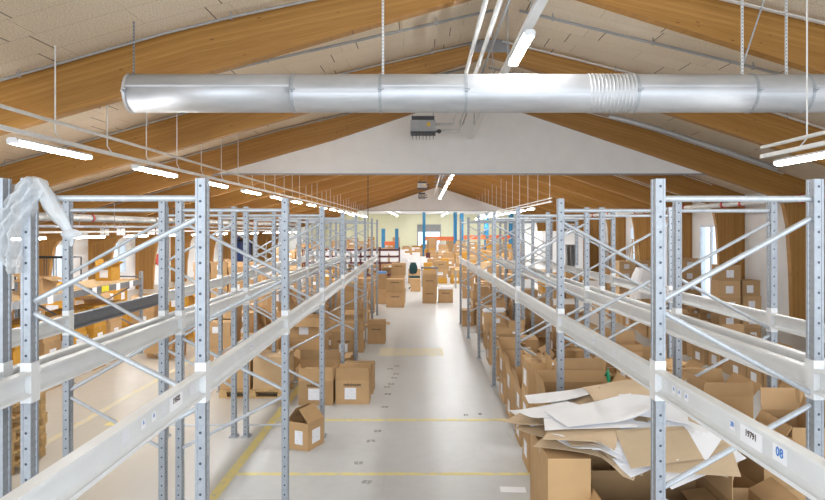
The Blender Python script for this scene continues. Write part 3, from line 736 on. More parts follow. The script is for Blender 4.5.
def cpx(label, pl, pr, Y, h, d=.45, z0=0, **k):
    """front face between pixel columns pl..pr at distance Y"""
    x0, x1 = W(pl, Y), W(pr, Y); return carton(label, (x0 + x1) / 2, Y + d / 2, z0, x1 - x0, d, h, **k)
def cstack(label, pl, pr, Y, hs, d=.45, z0=0, **k):
    z = z0
    for i, h in enumerate(hs):
        kk = dict(k); st = kk.pop('top', None)
        if st and i == len(hs) - 1: kk.update(st)
        elif 'style' in kk and kk['style'] == 'open' and i < len(hs) - 1: kk['style'] = 'closed'
        j = R.uniform(-.8, .8) if len(hs) > 1 else 0
        cpx(label + ((', ' + LEV[len(hs)][i]) if len(hs) > 1 else ''), pl + j, pr + j, Y + R.uniform(0, .02), h, d, z, **kk); z += h + .002
OP = dict(style='open')
# left side of the aisle
carton('small open carton with tented flaps standing alone at the left aisle edge', W(305, 9.05), 9.08, 0, .36, .40, .38, math.radians(-24), 'open', 'fr', False, ang=(None, None, -38, -42), fl=.24)
cpx('open carton with raised front flap, right one of the pair in the left aisle', 335.5, 369, 11.2, .42, .42, lab='f', prt=True, style='open', ang=(0, 35, 10, 8), fl=.22)
cpx('open carton with raised front flap, left one of the pair behind a rack post', 298.5, 333, 11.15, .42, .42, lab='f', prt=True, style='open', ang=(0, 60, 15, 10), fl=.22)
cpx('brown carton half hidden behind the pair with raised flaps', 343, 373, 11.9, .52, .5, lab='')
cpx('wide open carton behind the pair with raised flaps', 300, 340, 12.6, .50, .6, lab='', style='open', ang=(5, 110, 60, 80), fl=.2)
cstack('large carton with label left of the mid aisle rack post', 288, 325, 13.6, [.72, .45], .6, lab='f', prt=True, top=dict(style='open', ang=(150, 100, 100, 40), fl=.2))
cpx('labelled open carton beside the stepped pile on the left', 331, 356, 14.8, .70, .5, lab='fr', prt=True, style='open', ang=(8, 30, 30, 8), fl=.2)
cpx('tall carton just behind the labelled one at the left aisle edge', 341, 363, 15.9, .86, .6, lab='r', style='open', ang=(None, 60, 40, 5), fl=.2)
cpx('dark open carton standing out from the left row further up the aisle', 367.5, 385, 17.1, .52, .5, lab='', prt=True, style='open', ang=(0, 60, 120, 95), fl=.12)
z = 0
for k in range(9):
    hh = .15; carton('flat brown carton in the stepped pile inside the left rack, %s' % ('lowest' if k == 0 else 'topmost' if k == 8 else ORD[k] + ' from the floor'), W(345 + k * .5, 18.6), 18.9 + k * .035, z, .72, .5, hh, 0, 'closed', 'r' if k % 3 == 0 else '', group='stepped pile inside the left rack'); z += hh + .002
# boxes on the pallet inside the rear left rack
def pallet_proto():
    root = thing('euro_pallet', '', 'pallet', (0, 0, 0))
    for k in range(5):
        y = -.4 + .07 + k * .165; q = MB(); q.b2(-.6, .6, y - (.0725 if k % 2 == 0 else .05), y + (.0725 if k % 2 == 0 else .05), .122, .144); q.build('deck_board', M_PALLET, root)
    for x in (-.53, 0, .53):
        q = MB(); q.b2(x - .06, x + .06, -.4, .4, .1, .122)
        for y in (-.345, 0, .345): q.b2(x - .07, x + .07, y - .05, y + .05, .022, .1)
        q.build('block_row', M_PALLET, root)
    for y in (-.345, 0, .345): q = MB(); q.b2(-.6, .6, y - .05, y + .05, 0, .022); q.build('bottom_board', M_PALLET, root)
    return root
PP = pallet_proto(); pu = []
def pallet(label, x, y, z=0, rz=0, group=None):
    o = PP if not pu else copy_tree(PP); pu.append(o); o.location = (x, y, z); o.rotation_euler = (0, 0, rz); o['label'] = label
    if group: o['group'] = group
    elif 'group' in o.keys(): del o['group']
    return o
pallet('pallet under two large cartons inside the rear left rack', (W(218, 11.6) + W(286, 11.6)) / 2, 12.0)
cpx('left large plain carton on the pallet inside the rear left rack', 220, 250, 11.65, .62, .7, .146, lab='')
cpx('right large plain carton on the pallet inside the rear left rack', 253, 286, 11.65, .60, .7, .146, lab='', m=M_CARDIN)
for k in range(8): pallet('bare wooden pallet in the stack at the lower left, %s' % ('lowest' if k == 0 else 'topmost' if k == 7 else ORD[k] + ' from the floor'), -5.72 + R.uniform(-.02, .02), 8.3 + R.uniform(-.02, .02), k * .145, R.uniform(-.02, .02), 'pallets stacked at the lower left')
cpx('open carton with spread flaps alone in the left side lane', 147, 178, 15.2, .34, .5, rz=math.radians(-15), lab='f', style='open', ang=(150, 100, 95, 70), fl=.25)
cpx('small open carton just beyond the one with spread flaps in the side lane', 150, 172, 16.8, .42, .5, lab='', style='open', ang=(120, 100, 100, 100), fl=.2)

def ordw(k): return ORD[k] if k < len(ORD) else 'last but %d' % k
def fill(rowname, x0, x1, ya, yb, seed, hmax=1.5, labs='', m=None, yaw=0.0, openp=.5, skip=(), group=None, detail_to=21, wr=(.5, .62), ha=(.28, .36, .45)):
    r = random.Random(seed); y = ya; k = 0
    while y < yb:
        d = r.uniform(.42, .6); wd = min(x1 - x0 - .04, r.uniform(*wr)); n = r.choice((1, 2, 2, 3)); z = 0
        if any(a - d < y < b_ for a, b_ in skip): y += .3; continue
        xc = (x0 + x1) / 2 + r.uniform(-.5, .5) * (x1 - x0 - wd) + yaw * y; hs = []
        for _ in range(n):
            h = r.choice(ha)
            if z + h > hmax: break
            hs.append(h); z += h
        z = 0
        for i, h in enumerate(hs):
            top = i == len(hs) - 1; op = top and r.random() < openp
            a = [r.choice((0, 12, 60, 110, 140, 165)) for _ in range(4)]
            lb = 'brown carton in the %s pile %s' % (ordw(k), rowname) + (', ' + LEV[len(hs)][i] if len(hs) > 1 else '')
            if op: lb = lb.replace('brown carton', 'open carton')
            jx = r.uniform(-.02, .02)
            carton(lb, xc + jx, y + d / 2, z, wd, d, h, r.uniform(-.05, .05), 'open' if op else 'closed', labs if r.random() < .8 else '', False, m or M_CARD, group or ('cartons ' + rowname), a, d * .4, 'box', y < detail_to)
            z += h + .002
        y += d + r.uniform(.05, .12); k += 1
fill('inside the left aisle rack', -2.32, -1.55, 19.7, 24.2, 3, 1.75, 'r', yaw=-.0094)
fill('in the inner line of the left aisle rack', -2.50, -1.95, 16.6, 18.2, 5, 1.7, 'fr', yaw=-.0094)
fill('inside the rear left rack', -3.55, -2.85, 13.2, 24, 8, 1.75, 'f', yaw=-.0094, wr=(.55, .68))
fill('beyond the rear left rack', -4.75, -4.0, 14, 25, 11, 1.5, 'f', yaw=-.0094, wr=(.55, .7))

# right side of the aisle
cpx('open carton with print and label, front one inside the right aisle rack', 553, 604, 7.7, .36, .42, .97, lab='f', prt=True, style='open', ang=(4, None, 6, 12), fl=.19)
cpx('wide open carton directly behind the paper heap, upper', 546, 627, 7.03, .62, .58, .632, lab='', style='open', ang=(None, 20, 10, 30), fl=.14)
cpx('wide open carton directly behind the paper heap, lower', 546, 627, 7.03, .63, .58, 0, lab='')
cpx('long plain carton under the one with print in the right aisle rack', 545, 622, 7.66, .48, .5, .484, lab='')
cpx('lowest long carton under the one with print in the right aisle rack', 546, 620, 7.66, .48, .5, 0, lab='')
q = MB(); q.path([(W(606, 7.6), 7.63, 1.32), (W(607.5, 7.6), 7.60, 1.40), (W(609, 7.6), 7.62, 1.30), (W(609, 7.6), 7.60, 1.22), (W(606.5, 7.6), 7.58, 1.15)], [.012, .022, .026, .02, .01], 8)
tag(q.build('green_strapping', M_STRAP, smooth=True), 'bunch of green plastic strapping hanging beside the printed carton', 'strapping')
cstack('closed carton left of the printed one at the right aisle edge', 528.5, 552, 8.05, [.50, .46, .42], .5, lab='l')
cstack('narrow labelled carton behind the closed pile at the right aisle edge', 520, 536, 9.0, [.42, .38], .5, lab='fl', top=dict(style='open', ang=(30, 20, 14, 60), fl=.22))
cstack('open topped carton by the third right rack post', 511.5, 531, 10.1, [.42, .40], .6, lab='fl', top=dict(style='open', ang=(None, 12, 10, 60), fl=.22))
cstack('labelled carton at the aisle edge before the fourth right rack post', 503, 526, 11.2, [.45, .42], .6, lab='fl', top=dict(style='open', ang=(140, 10, 18, 100), fl=.2))
cstack('dark topped carton just past the fourth right rack post', 497, 516, 12.9, [.40, .38], .6, lab='fl', top=dict(style='open', ang=(20, 100, 40, 100), fl=.2))
cstack('carton with a sheet on its side at the right aisle edge', 489, 512, 14.4, [.45, .40], .7, lab='fl', top=dict(style='open', ang=(170, 170, 170, 170), fl=.2))
cstack('tall carton near the fifth right rack post', 485, 506, 16.2, [.5, .45], .7, lab='fl')
cstack('light carton with paper on top near the sixth right rack post', 478, 500, 18.2, [.42, .4], .7, lab='fl')
cstack('small carton by the last but one right rack post', 472, 490, 20.4, [.45, .4], .7, lab='fl', top=dict(style='open', ang=(0, 100, 0, 100), fl=.25))
cpx('small dark carton at the end of the right row', 462.5, 474, 20.2, .50, .6, lab='f')
q = MB()
for k in range(4): q.b2(W(484 + k, 16.2), W(504 + k, 16.2), 16.2 + k * .05, 16.8, .96 + k * .013, .966 + k * .013)
tag(q.build('paper_stack', M_PAPER), 'loose stack of white sheets on the tall carton by the fifth post', 'paper')
fill('inside the right aisle rack', 2.13, 2.62, 8.9, 13.6, 21, 1.2, 'fl', yaw=-.0203, wr=(.42, .45), openp=.75)
fill('deep inside the right aisle rack', 2.22, 2.62, 14.4, 24.5, 31, 1.2, 'fl', yaw=-.0203, wr=(.36, .38), openp=.75)
fill('inside the rear right rack', 3.0, 3.85, 8.6, 24.5, 22, 1.3, 'fl', yaw=-.0203, wr=(.6, .8), openp=.75)
fill('along the lane right of the racks', 4.15, 4.65, 9.2, 22, 23, 1.0, 'fl', yaw=-.0203, openp=.4, wr=(.42, .48), ha=(.34, .42))
fill('on the far side of the right lane', 6.3, 7.0, 10.8, 24, 24, 1.0, 'fl', openp=.4, wr=(.5, .6), ha=(.34, .42))
fill('by the right wall', 8.2, 8.9, 18.6, 30, 25, 1.7, 'fl', openp=.1, wr=(.55, .6))

# near right: open cartons under the paper heap
carton('tall narrow carton at the left front corner under the paper heap', 1.16, 5.42, 0, .34, .70, 1.25, 0, 'closed', 'fl')
carton('large open carton at the front under the paper heap', 1.85, 5.16, 0, .98, .66, 1.00, 0, 'open', 'l', ang=(None, None, 150, 0), fl=.24)
carton('large closed carton under the back left of the paper heap', 1.40, 6.16, 0, .62, .66, 1.26, .01, 'closed', 'l')
carton('large closed carton under the back right of the paper heap', 2.06, 6.16, 0, .66, .66, 1.26, -.01, 'closed', '')
carton('narrow open carton at the right front of the paper heap', 2.50, 5.05, 0, .36, .5, .93, -.06, 'open', '', ang=(None, None, 100, 60), fl=.2)
def fstack(label, x, y, wd, d, hs, rz=0, **k):
    z = 0
    for i, h in enumerate(hs):
        kk = dict(k); st = kk.pop('top', None)
        if st and i == len(hs) - 1: kk.update(st)
        carton(label + ', ' + LEV[len(hs)][i], x + R.uniform(-.006, .006), y, z, wd, d, h, rz, **kk); z += h + .002
fstack('wide brown carton in the tall column behind the paper heap', 3.12, 6.85, .52, .62, [.27, .27, .27, .27, .27], 0, lab='', top=dict(style='open', ang=(8, 20, -30, 40), fl=.15))
fstack('carton left of the tall column behind the paper heap', 2.50, 7.05, .44, .5, [.42, .40, .40], 0, lab='', top=dict(style='open', ang=(12, 30, 40, 60), fl=.2))
fstack('carton in the front left column at the lower right corner', 2.98, 5.62, .26, .5, [.44, .44, .42], .03, lab='')
fstack('carton in the front right column at the lower right corner', 3.32, 5.70, .34, .55, [.46, .46, .46], -.04, lab='l', top=dict(style='open', ang=(None, 10, 150, 20), fl=.2))
cstack('brown carton with a white label in the wall pile, front column', 720, 741, 17.0, [.42, .42, .42, .42, .42], .5, lab='f', m=M_CARD)
cstack('brown carton with a white label in the wall pile, right column', 743, 761, 17.2, [.42, .42, .42, .42], .5, lab='f', m=M_CARD)
fstack('pale labelled carton in the column by the ladder', 7.95, 25.2, .62, .6, [.36, .36, .36, .36, .36], 0, lab='f', m=M_CARDIN)
fstack('dark labelled carton in the column beside the ladder', 8.72, 25.4, .62, .6, [.36, .36, .36, .36, .36], 0, lab='f')
fstack('carton in the column by the glazed door on the right', 9.6, 23.2, .7, .6, [.4, .4, .4, .4, .4], 0, lab='f')

# paper heap: layered sheets that follow one mound
def heap(x, y): return 1.265 + .20 * math.exp(-((x - 2.12) / .55) ** 2 - ((y - 6.05) / .55) ** 2) + .05 * math.exp(-((x - 1.55) / .6) ** 2 - ((y - 5.6) / .6) ** 2) - .05 * max(0, 1.2 - x) - .40 * max(0, 5.2 - y) * min(1, max(0, (x - 1.38) / .15))
rr = random.Random(4)
def sheet(nm, label, cx_, cy_, wd, d, rz, lift, m, group, curl=None):
    q = MB(); n = 10; root = (cx_, cy_); c, s = math.cos(rz), math.sin(rz); P = []
    skew = rr.uniform(-.12, .12); cu = curl if curl is not None else (rr.randint(0, 3), rr.uniform(.02, .09))
    for j in range(n + 1):
        for i in range(n + 1):
            u, v = i / n - .5, j / n - .5
            lx, ly = u * wd + skew * v * d, v * d + skew * u * wd * .5
            X, Y = cx_ + lx * c - ly * s, cy_ + lx * s + ly * c
            cor = [(-.5, -.5), (.5, -.5), (.5, .5), (-.5, .5)][cu[0]]; dd = math.hypot(u - cor[0], v - cor[1])
            z = max(heap(X, Y), 1.262 if Y > 5.5 else 0) + lift + cu[1] * max(0, .55 - dd) ** 2 * 3 + .006 * noise.noise(Vector((X * 3, Y * 3, lift * 40)))
            P.append((X - cx_, Y - cy_, z))
    z0 = min(p[2] for p in P); N = (n + 1) * (n + 1)
    v = [(a, b_, z_ - z0) for a, b_, z_ in P] + [(a, b_, z_ - z0 - .0025) for a, b_, z_ in P]
    fs = []
    for j in range(n):
        for i in range(n):
            a = j * (n + 1) + i; fs.append((a, a + 1, a + n + 2, a + n + 1)); fs.append((N + a + n + 1, N + a + n + 2, N + a + 1, N + a))
    ed = [i for i in range(n)] ; 
    for i in range(n):
        for (a, b_) in ((i, i + 1), (n * (n + 1) + i + 1, n * (n + 1) + i), ((i + 1) * (n + 1), i * (n + 1)), (i * (n + 1) + n, (i + 1) * (n + 1) + n)): fs.append((b_, a, N + a, N + b_))
    q.add(v, fs); o = q.build(nm, m, None, (cx_, cy_, z0), smooth=False); tag(o, label, 'paper', group); return o
lift = .004
spots = [(1.5, 5.4), (2.0, 5.3), (1.3, 5.9), (2.1, 5.9), (1.7, 5.6), (1.4, 5.3), (2.15, 5.2), (1.9, 6.1), (1.3, 5.7), (1.75, 5.15), (2.2, 5.6), (1.5, 6.0)]
for k in range(34):
    kraft = (k % 5 != 4) if k < 16 else (k % 4 == 0)
    sx, sy = spots[k % len(spots)]; sx += rr.uniform(-.06, .16); sy += rr.uniform(-.12, .12)
    if not kraft and k < 30: sx -= .04
    if kraft: sheet('kraft_sheet', 'buried brown packing sheet showing only its edge in the paper heap', sx, sy, rr.uniform(.62, .85), rr.uniform(.45, .6), rr.uniform(-.6, .6), lift, M_KRAFT, 'brown sheets in the paper heap')
    else: sheet('paper_sheet', 'buried white packing sheet showing only its edge in the paper heap', sx, sy, rr.uniform(.55, .8), rr.uniform(.42, .56), rr.uniform(-.5, .5), lift, M_PAPER, 'white sheets in the paper heap')
    lift += .0032
TOPS = [('kraft_sheet', 'brown sheet jutting over the front right edge of the paper heap', 2.10, 5.02, .66, .42, -.12, M_KRAFT, (0, .0)),
        ('kraft_sheet', 'long brown sheet sliding off the right side of the paper heap', 2.24, 5.45, .62, .75, .5, M_KRAFT, (1, .0)),
        ('kraft_sheet', 'brown sheet showing at the left front corner of the paper heap', 1.30, 5.22, .55, .40, -.35, M_KRAFT, (1, .02)),
        ('paper_sheet', 'white sheet hanging over the right side of the paper heap', 2.16, 5.22, .36, .46, .75, M_PAPER, (1, .02)),
        ('kraft_sheet', 'broad brown sheet across the front of the paper heap below the post', 1.86, 5.06, .60, .36, .12, M_KRAFT, (0, .0)),
        ('paper_sheet', 'white sheet at the left edge of the heap with torn corner', 1.16, 5.75, .50, .40, .25, M_PAPER, (0, .03)),
        ('paper_sheet', 'broad white sheet across the front left of the paper heap', 1.40, 5.42, .74, .42, -.12, M_PAPER, (1, .03)),
        ('paper_sheet', 'flat white sheet at the back left corner of the paper heap', 1.30, 6.18, .60, .42, .04, M_PAPER, (0, .03)),
        ('kraft_sheet', 'large domed brown sheet at the back of the paper heap beside the near post', 2.02, 6.02, .92, .66, -.12, M_KRAFT, (2, .01)),
        ('paper_sheet', 'white sheet lying right of the near post on the heap', 1.98, 5.52, .55, .36, -.3, M_PAPER, (2, .03)),
        ('paper_sheet', 'white sheet with a raised curled corner on top of the heap', 1.52, 5.48, .80, .46, .16, M_PAPER, (1, .16))]
for (nm, lb, a, b_, wd, d, rz, m_, cu) in TOPS:
    sheet(nm, lb, a, b_, wd, d, rz, lift, m_, None, cu); lift += .006
q = MB(); Y = YB(490); q.box((0, 0, .0015), (.30, .16, .003)); tag(q.build('paper_sheet', M_PAPER, None, (W(513, Y), Y, .003), (0, 0, -.06)), 'white sheet of paper lying on the aisle floor', 'paper')

# ------------------------------------------------------------------ side lane on the left: ochre cartons on and round the low rack
def ycol(nm, x, y, n, wd, d, h, z0=0, m=M_YCARD, side='f', rz=0):
    z = z0
    for i in range(n):
        top = i == n - 1
        carton('%s%s' % (nm, (', ' + LEV[n][i]) if n > 1 else ''), x + R.uniform(-.02, .02), y, z, wd, d, h, rz + R.uniform(-.04, .04), 'open' if top and R.random() < .45 else 'closed', side, False, m, 'ochre cartons by the left lane rack', [R.choice((10, 60, 110, 150)) for _ in range(4)], d * .35)
        z += h + .002
for k, (x, m, h) in enumerate(((-7.50, M_YCARD, .36),)):
    ycol('ochre carton with white label standing on top of the low rack', x + .02, 15.2, 1, .38, .4, h, 1.857, m)
ycol('brown carton standing on top of the low rack, right of the ochre one', -7.35, 12.2, 1, .45, .5, .3, 1.857, M_CARD)
ycol('brown carton near the front end on top of the low rack', -7.55, 10.6, 1, .5, .5, .3, 1.857, M_CARD)
for k in range(7):
    ycol('ochre carton under the low rack, %s column' % ORD[k], -7.45 + .05 * (k % 2), 9.9 + k * .8 + (.25 if k > 3 else 0), 3, .55, .55, .46, 0, M_YCARD if k % 3 else M_CARD, 'fr')
for k in range(6):
    ycol('ochre carton in the line behind the low rack, %s column' % ORD[k], -9.3 - (k % 2) * .15, 12 + k * 1.5, (3, 4, 3, 4, 3, 3)[k], .6, .6, .42, 0, M_YCARD if k % 2 else M_CARD, 'fr')
for k in range(5):
    ycol('ochre carton in the row past the low rack, %s column' % ORD[k], -5.9 - k * .85, 17.6 + .3 * (k % 2), (2, 3, 3, 2, 3)[k], .6, .55, .42, 0, M_YCARD if k != 2 else M_CARD, 'f')
for k in range(4):
    ycol('dark brown carton in wide pile by hose reel, %s column' % ORD[k], -8.4 + k * .66, 24.6, 5, .62, .6, .36, 0, M_CARD, 'f')

# black wire cage trolley
root = thing('wire_cage_trolley', 'tall black wire cage trolley by the left wall behind the racks', 'trolley', (-10.9, 18.2, 0))
def cage(x0, x1, y0, y1, z0, z1, root):
    q = MB(); r = .02
    for x in (x0, x1):
        for y in (y0, y1): q.tube((x, y, z0), (x, y, z1), r, 6)
    for z in (z0 + .2, (z0 + z1) / 2 + .2, z1):
        q.tube((x0, y0, z), (x1, y0, z), r, 6); q.tube((x0, y1, z), (x1, y1, z), r, 6); q.tube((x0, y0, z), (x0, y1, z), r, 6); q.tube((x1, y0, z), (x1, y1, z), r, 6)
    q.build('frame', M_BLACK, root)
    q = MB()
    for k in range(1, 6):
        x = x0 + (x1 - x0) * k / 6; q.tube((x, y0, (z0 + z1) / 2 + .2), (x, y0, z1), .011, 5); q.tube((x, y1, z0 + .2), (x, y1, z1), .011, 5)
    q.build('wire_bars', M_BLACK, root)
    q = MB(); q.b2(x0, x1, y0, y1, z0 + .19, z0 + .21); q.build('base_deck', M_BLACK, root)
cage(-.9, .75, 0, .8, .0, 2.25, root)
root = thing('wire_cage_trolley', 'second black wire cage trolley nearer the camera at far left', 'trolley', (-12.3, 18.6, 0)); cage(-.6, .45, 0, .8, .0, 1.9, root)

root = thing('strip_curtain', 'navy blue plastic curtain in a black frame far down the left side', 'curtain', (-12.6, 45, 0))
q = MB()
for k in range(9): q.b2(-.52 + k * .115, -.42 + k * .115, -.01 + .02 * (k % 2), .01 + .02 * (k % 2), .03, 2.2)
q.build('strips', M_NAVY, root)
q = MB(); q.b2(-.62, -.53, -.06, .06, 0, 2.3); q.b2(.53, .62, -.06, .06, 0, 2.3); q.b2(-.62, .62, -.06, .06, 2.2, 2.34); q.build('frame', M_BLACK, root)

# hose reel on the left wall
root = thing('fire_hose_reel', 'round red fire hose reel mounted on the left wall', 'hose reel', (XL + .02, 34.6, 1.42))
q = MB(); q.tube((.0, 0, 0), (.12, 0, 0), .06, 10); q.tube((.12, 0, 0), (.14, 0, 0), .33, 24); q.tube((.36, 0, 0), (.38, 0, 0), .33, 24); q.build('drum', M_RED, root)
q = MB(); q.tube((.14, 0, 0), (.36, 0, 0), .25, 20); q.build('hose', M_BLACK, root)

# ------------------------------------------------------------------ white partition room on the right with its dark doorway
q = MB(); x0, x1, y0, y1, zt = 6.7, 9.0, 36, 42, 2.85
q.b2(x0, 8.02, y0, y0 + .1, 0, zt); q.b2(8.62, x1, y0, y0 + .1, 0, zt); q.b2(8.02, 8.62, y0, y0 + .1, 2.2, zt); q.b2(x0, x0 + .1, y0 + .1, y1, 0, zt); q.b2(x1 - .1, x1, y0 + .1, y1, 0, zt); q.b2(x0 - .04, x1 + .04, y0 - .04, y1, zt, zt + .08)
struct(q.build('wall_partition_room', M_WALL))
q = MB(); q.b2(8.32, 8.36, y0 + .1, y0 + .7, 0, 2.18); q.b2(8.02, 8.06, y0 - .02, y0 + .12, 0, 2.2); q.b2(8.58, 8.62, y0 - .02, y0 + .12, 0, 2.2); q.b2(8.02, 8.62, y0 - .02, y0 + .12, 2.16, 2.2); struct(q.build('door_3', M_SHADE))
root = thing('air_handling_unit', 'dark compact machine with pipes standing on the white partition room', 'machine', (8.6, 38, 2.93))
q = MB(); q.b2(-.5, .5, -.3, .3, 0, .32); q.b2(-.4, .4, -.25, .25, .5, .72); q.build('casing', M_DKPLASTIC, root)
q = MB(); q.b2(-.55, .55, -.33, .33, .38, .42); q.b2(-.55, .55, -.33, .33, .80, .84)
for x in (-.53, .53):
    for y in (-.31, .31): q.tube((x, y, 0), (x, y, .84), .02, 6)
q.build('frame', M_PIPE, root)
# ladder
root = thing('step_ladder', 'pale step ladder leaning on the column right of the partition room', 'ladder', (W(637, 26.6), 26.6, 0))
q = MB(); zt = Z(240, 26.6)
for s in (-1, 1): q.tube((s * .26, 0, 0), (s * .10, .25, zt), .028, 6)
q.build('rail', M_PALLET, root); 
for k in range(8):
    f = .08 + k * .12; q = MB(); hwid = .26 - .16 * f; q.tube((-hwid, .25 * f, zt * f), (hwid, .25 * f, zt * f), .02, 6); q.build('rung', M_PALLET, root)
q = MB(); q.b2(-.14, .14, .12, .36, zt, zt + .03); q.build('top_plate', M_CARD, root)
q = MB()
for s in (-1, 1): q.tube((s * .30, .95, 0), (s * .10, .28, zt), .022, 6)
q.build('rear_leg', M_PALLET, root)
# film wrapped load behind the near right post
q = MB(); n = 28; m_ = 16; vs_ = []
for j in range(m_ + 1):
    t = j / m_; 
    for i in range(n):
        a = 2 * math.pi * i / n; c = math.cos(a); s = math.sin(a); sq = 1 / max(abs(c), abs(s)) ** .6
        r_ = (.50 - .30 * max(0, t - .65) ** 1.3 * 2.4) * sq * (1 + .05 * noise.noise(Vector((c * 3, s * 3, t * 7))))
        vs_.append((c * r_, s * r_, t * 1.65 + .03 * noise.noise(Vector((c * 2, s * 2, 5)))))
fs = [(j * n + i, j * n + (i + 1) % n, (j + 1) * n + (i + 1) % n, (j + 1) * n + i) for j in range(m_) for i in range(n)] + [tuple(range(n - 1, -1, -1)), tuple(range(m_ * n, m_ * n + n))]
q.add(vs_, fs); o = q.build('wrapped_load', M_PAPER, None, (W(647, 21), 21.0, .146)); tag(o, 'white film wrapped load on a pallet behind the near right post', 'wrapped pallet load')
pallet('pallet under the white film wrapped load on the right', W(647, 21), 21.0)

# ------------------------------------------------------------------ centre pile at the end of the aisle
cstack('printed carton in the left centre pile at the aisle end', 386, 404, 25.0, [.60, .50], .6, prt=True, lab='')
cstack('printed carton behind the left centre pile at the aisle end', 391, 405, 26.4, [.60, .55, .50], .6, prt=True, lab='')
cstack('plain carton left of the left centre pile at the aisle end', 374, 387, 26.2, [.60, .62], .7, lab='')
cstack('printed carton in the two high pile right of the chair', 422.5, 437, 26.4, [.55, .50], .6, prt=True, lab='', top=dict(style='open', ang=(0, 0, 5, 5), fl=.12))
cpx('printed carton with white bags on top right of the two high pile', 438.5, 453, 26.6, .55, .7, prt=True, lab='')
q = MB()
for k in range(4): q.b2(W(439 + k * .7, 26.7), W(452 + k * .5, 26.7), 26.65 + .06 * k, 27.2, .556 + k * .03, .584 + k * .03)
tag(q.build('bag_stack', M_PAPER), 'white plastic bags lying on the right centre carton', 'bags')
cpx('carton directly in front of the green chair', 410.5, 420.5, 31.4, .62, .5, lab='')
q = MB(); q.b2(W(376, 26.3), W(386, 26.3), 26.3, 26.8, 1.23, 1.31); tag(q.build('blue_bag', simple('blue_film', (.12, .28, .62), .5)), 'small blue bag on the plain carton at the left end', 'bag')
# office chair
root = thing('office_chair', 'dark green office chair behind a carton at the aisle end', 'chair', (W(414.5, 32.6), 32.6, 0), math.radians(20)); root.scale = (.95, .95, 1.05)
q = MB()
for k in range(5):
    a = 2 * math.pi * k / 5; q.tube((0, 0, .10), (.30 * math.cos(a), .30 * math.sin(a), .07), .022, 6); q.tube((.30 * math.cos(a), .30 * math.sin(a) - .02, .03), (.30 * math.cos(a), .30 * math.sin(a) + .02, .03), .03, 8)
q.build('star_base', M_BLACK, root)
q = MB(); q.tube((0, 0, .1), (0, 0, .56), .03, 8); q.build('gas_column', M_BLACK, root)
q = MB(); q.prism([(-.25, -.2), (-.2, -.25), (.2, -.25), (.25, -.2), (.25, .2), (.2, .25), (-.2, .25), (-.25, .2)], 'z', .56, .65); q.build('seat', M_GREEN, root)
q = MB(); g = []; 
for j in range(7):
    t = j / 6; wv = .20 * math.sin(math.pi * (.25 + .6 * t)) + .03
    for y in (-.035, .035): g += [(-wv, .25 + y - .06 * math.sin(t * 3), .74 + t * .55), (wv, .25 + y - .06 * math.sin(t * 3), .74 + t * .55)]
fs = []
for j in range(6):
    a = j * 4; b_ = a + 4; fs += [(a, a + 1, b_ + 1, b_), (a + 2, b_ + 2, b_ + 3, a + 3), (a, b_, b_ + 2, a + 2), (a + 1, a + 3, b_ + 3, b_ + 1)]
fs += [(0, 2, 3, 1), (24, 25, 27, 26)]; q.add(g, fs); q.build('backrest', M_GREEN, root)
q = MB(); q.tube((0, .1, .58), (0, .27, .60), .02, 6); q.tube((0, .27, .60), (0, .25, .85), .02, 6); q.build('back_support', M_BLACK, root)
# packing tables
def table(label, px0, px1, Y, z, d=.8, mt=None):
    x0, x1 = W(px0, Y), W(px1, Y); root = thing('packing_table', label, 'table', ((x0 + x1) / 2, Y + d / 2, 0)); hw = (x1 - x0) / 2
    q = MB(); q.b2(-hw, hw, -d / 2, d / 2, z - .05, z); q.build('table_top', mt or M_DKPLASTIC, root)
    for x in (-hw + .05, hw - .05):
        for y in (-d / 2 + .05, d / 2 - .05): q = MB(); q.b2(x - .03, x + .03, y - .03, y + .03, 0, z - .05); q.build('leg', M_TRAY, root)
table('dark topped packing table behind the green chair', 421, 438, 34, 1.02)
table('long dark packing table left of the hanging socket', 345, 366, 33.5, 1.0)
table('pale packing table between the piles on the right', 455, 482, 33, .98, .8, M_PALLET)

# maroon shelf unit with white cartons
root = thing('shelf_unit', 'long low shelf unit with dark maroon shelves crossing behind the left racks', 'shelf', (W(302, 37), 37.2, 0)); L_ = W(399, 37) - W(302, 37)
for z in (.35, 1.05, 1.42, 1.80):
    q = MB(); q.b2(0, L_, 0, .7, z, z + .10); q.build('shelf_board', M_MAROON, root)
for k in range(6):
    for y in (.03, .67): q = MB(); q.b2(L_ * k / 5 - .03, L_ * k / 5 + .03, y - .03, y + .03, 0, 2.0); q.build('upright', M_MAROON, root)
for j, z in enumerate((1.152, 1.522)):
    for k in range(10):
        carton('white carton, %s from the left on the %s maroon shelf' % (ORD[k], ('lower', 'upper')[j]), W(302, 37) + .33 + k * .55, 37.5, z, .42, .5, (.25, .26)[j], 0, 'closed', '', False, M_PAPER, 'white cartons on the maroon shelves', detail=False)

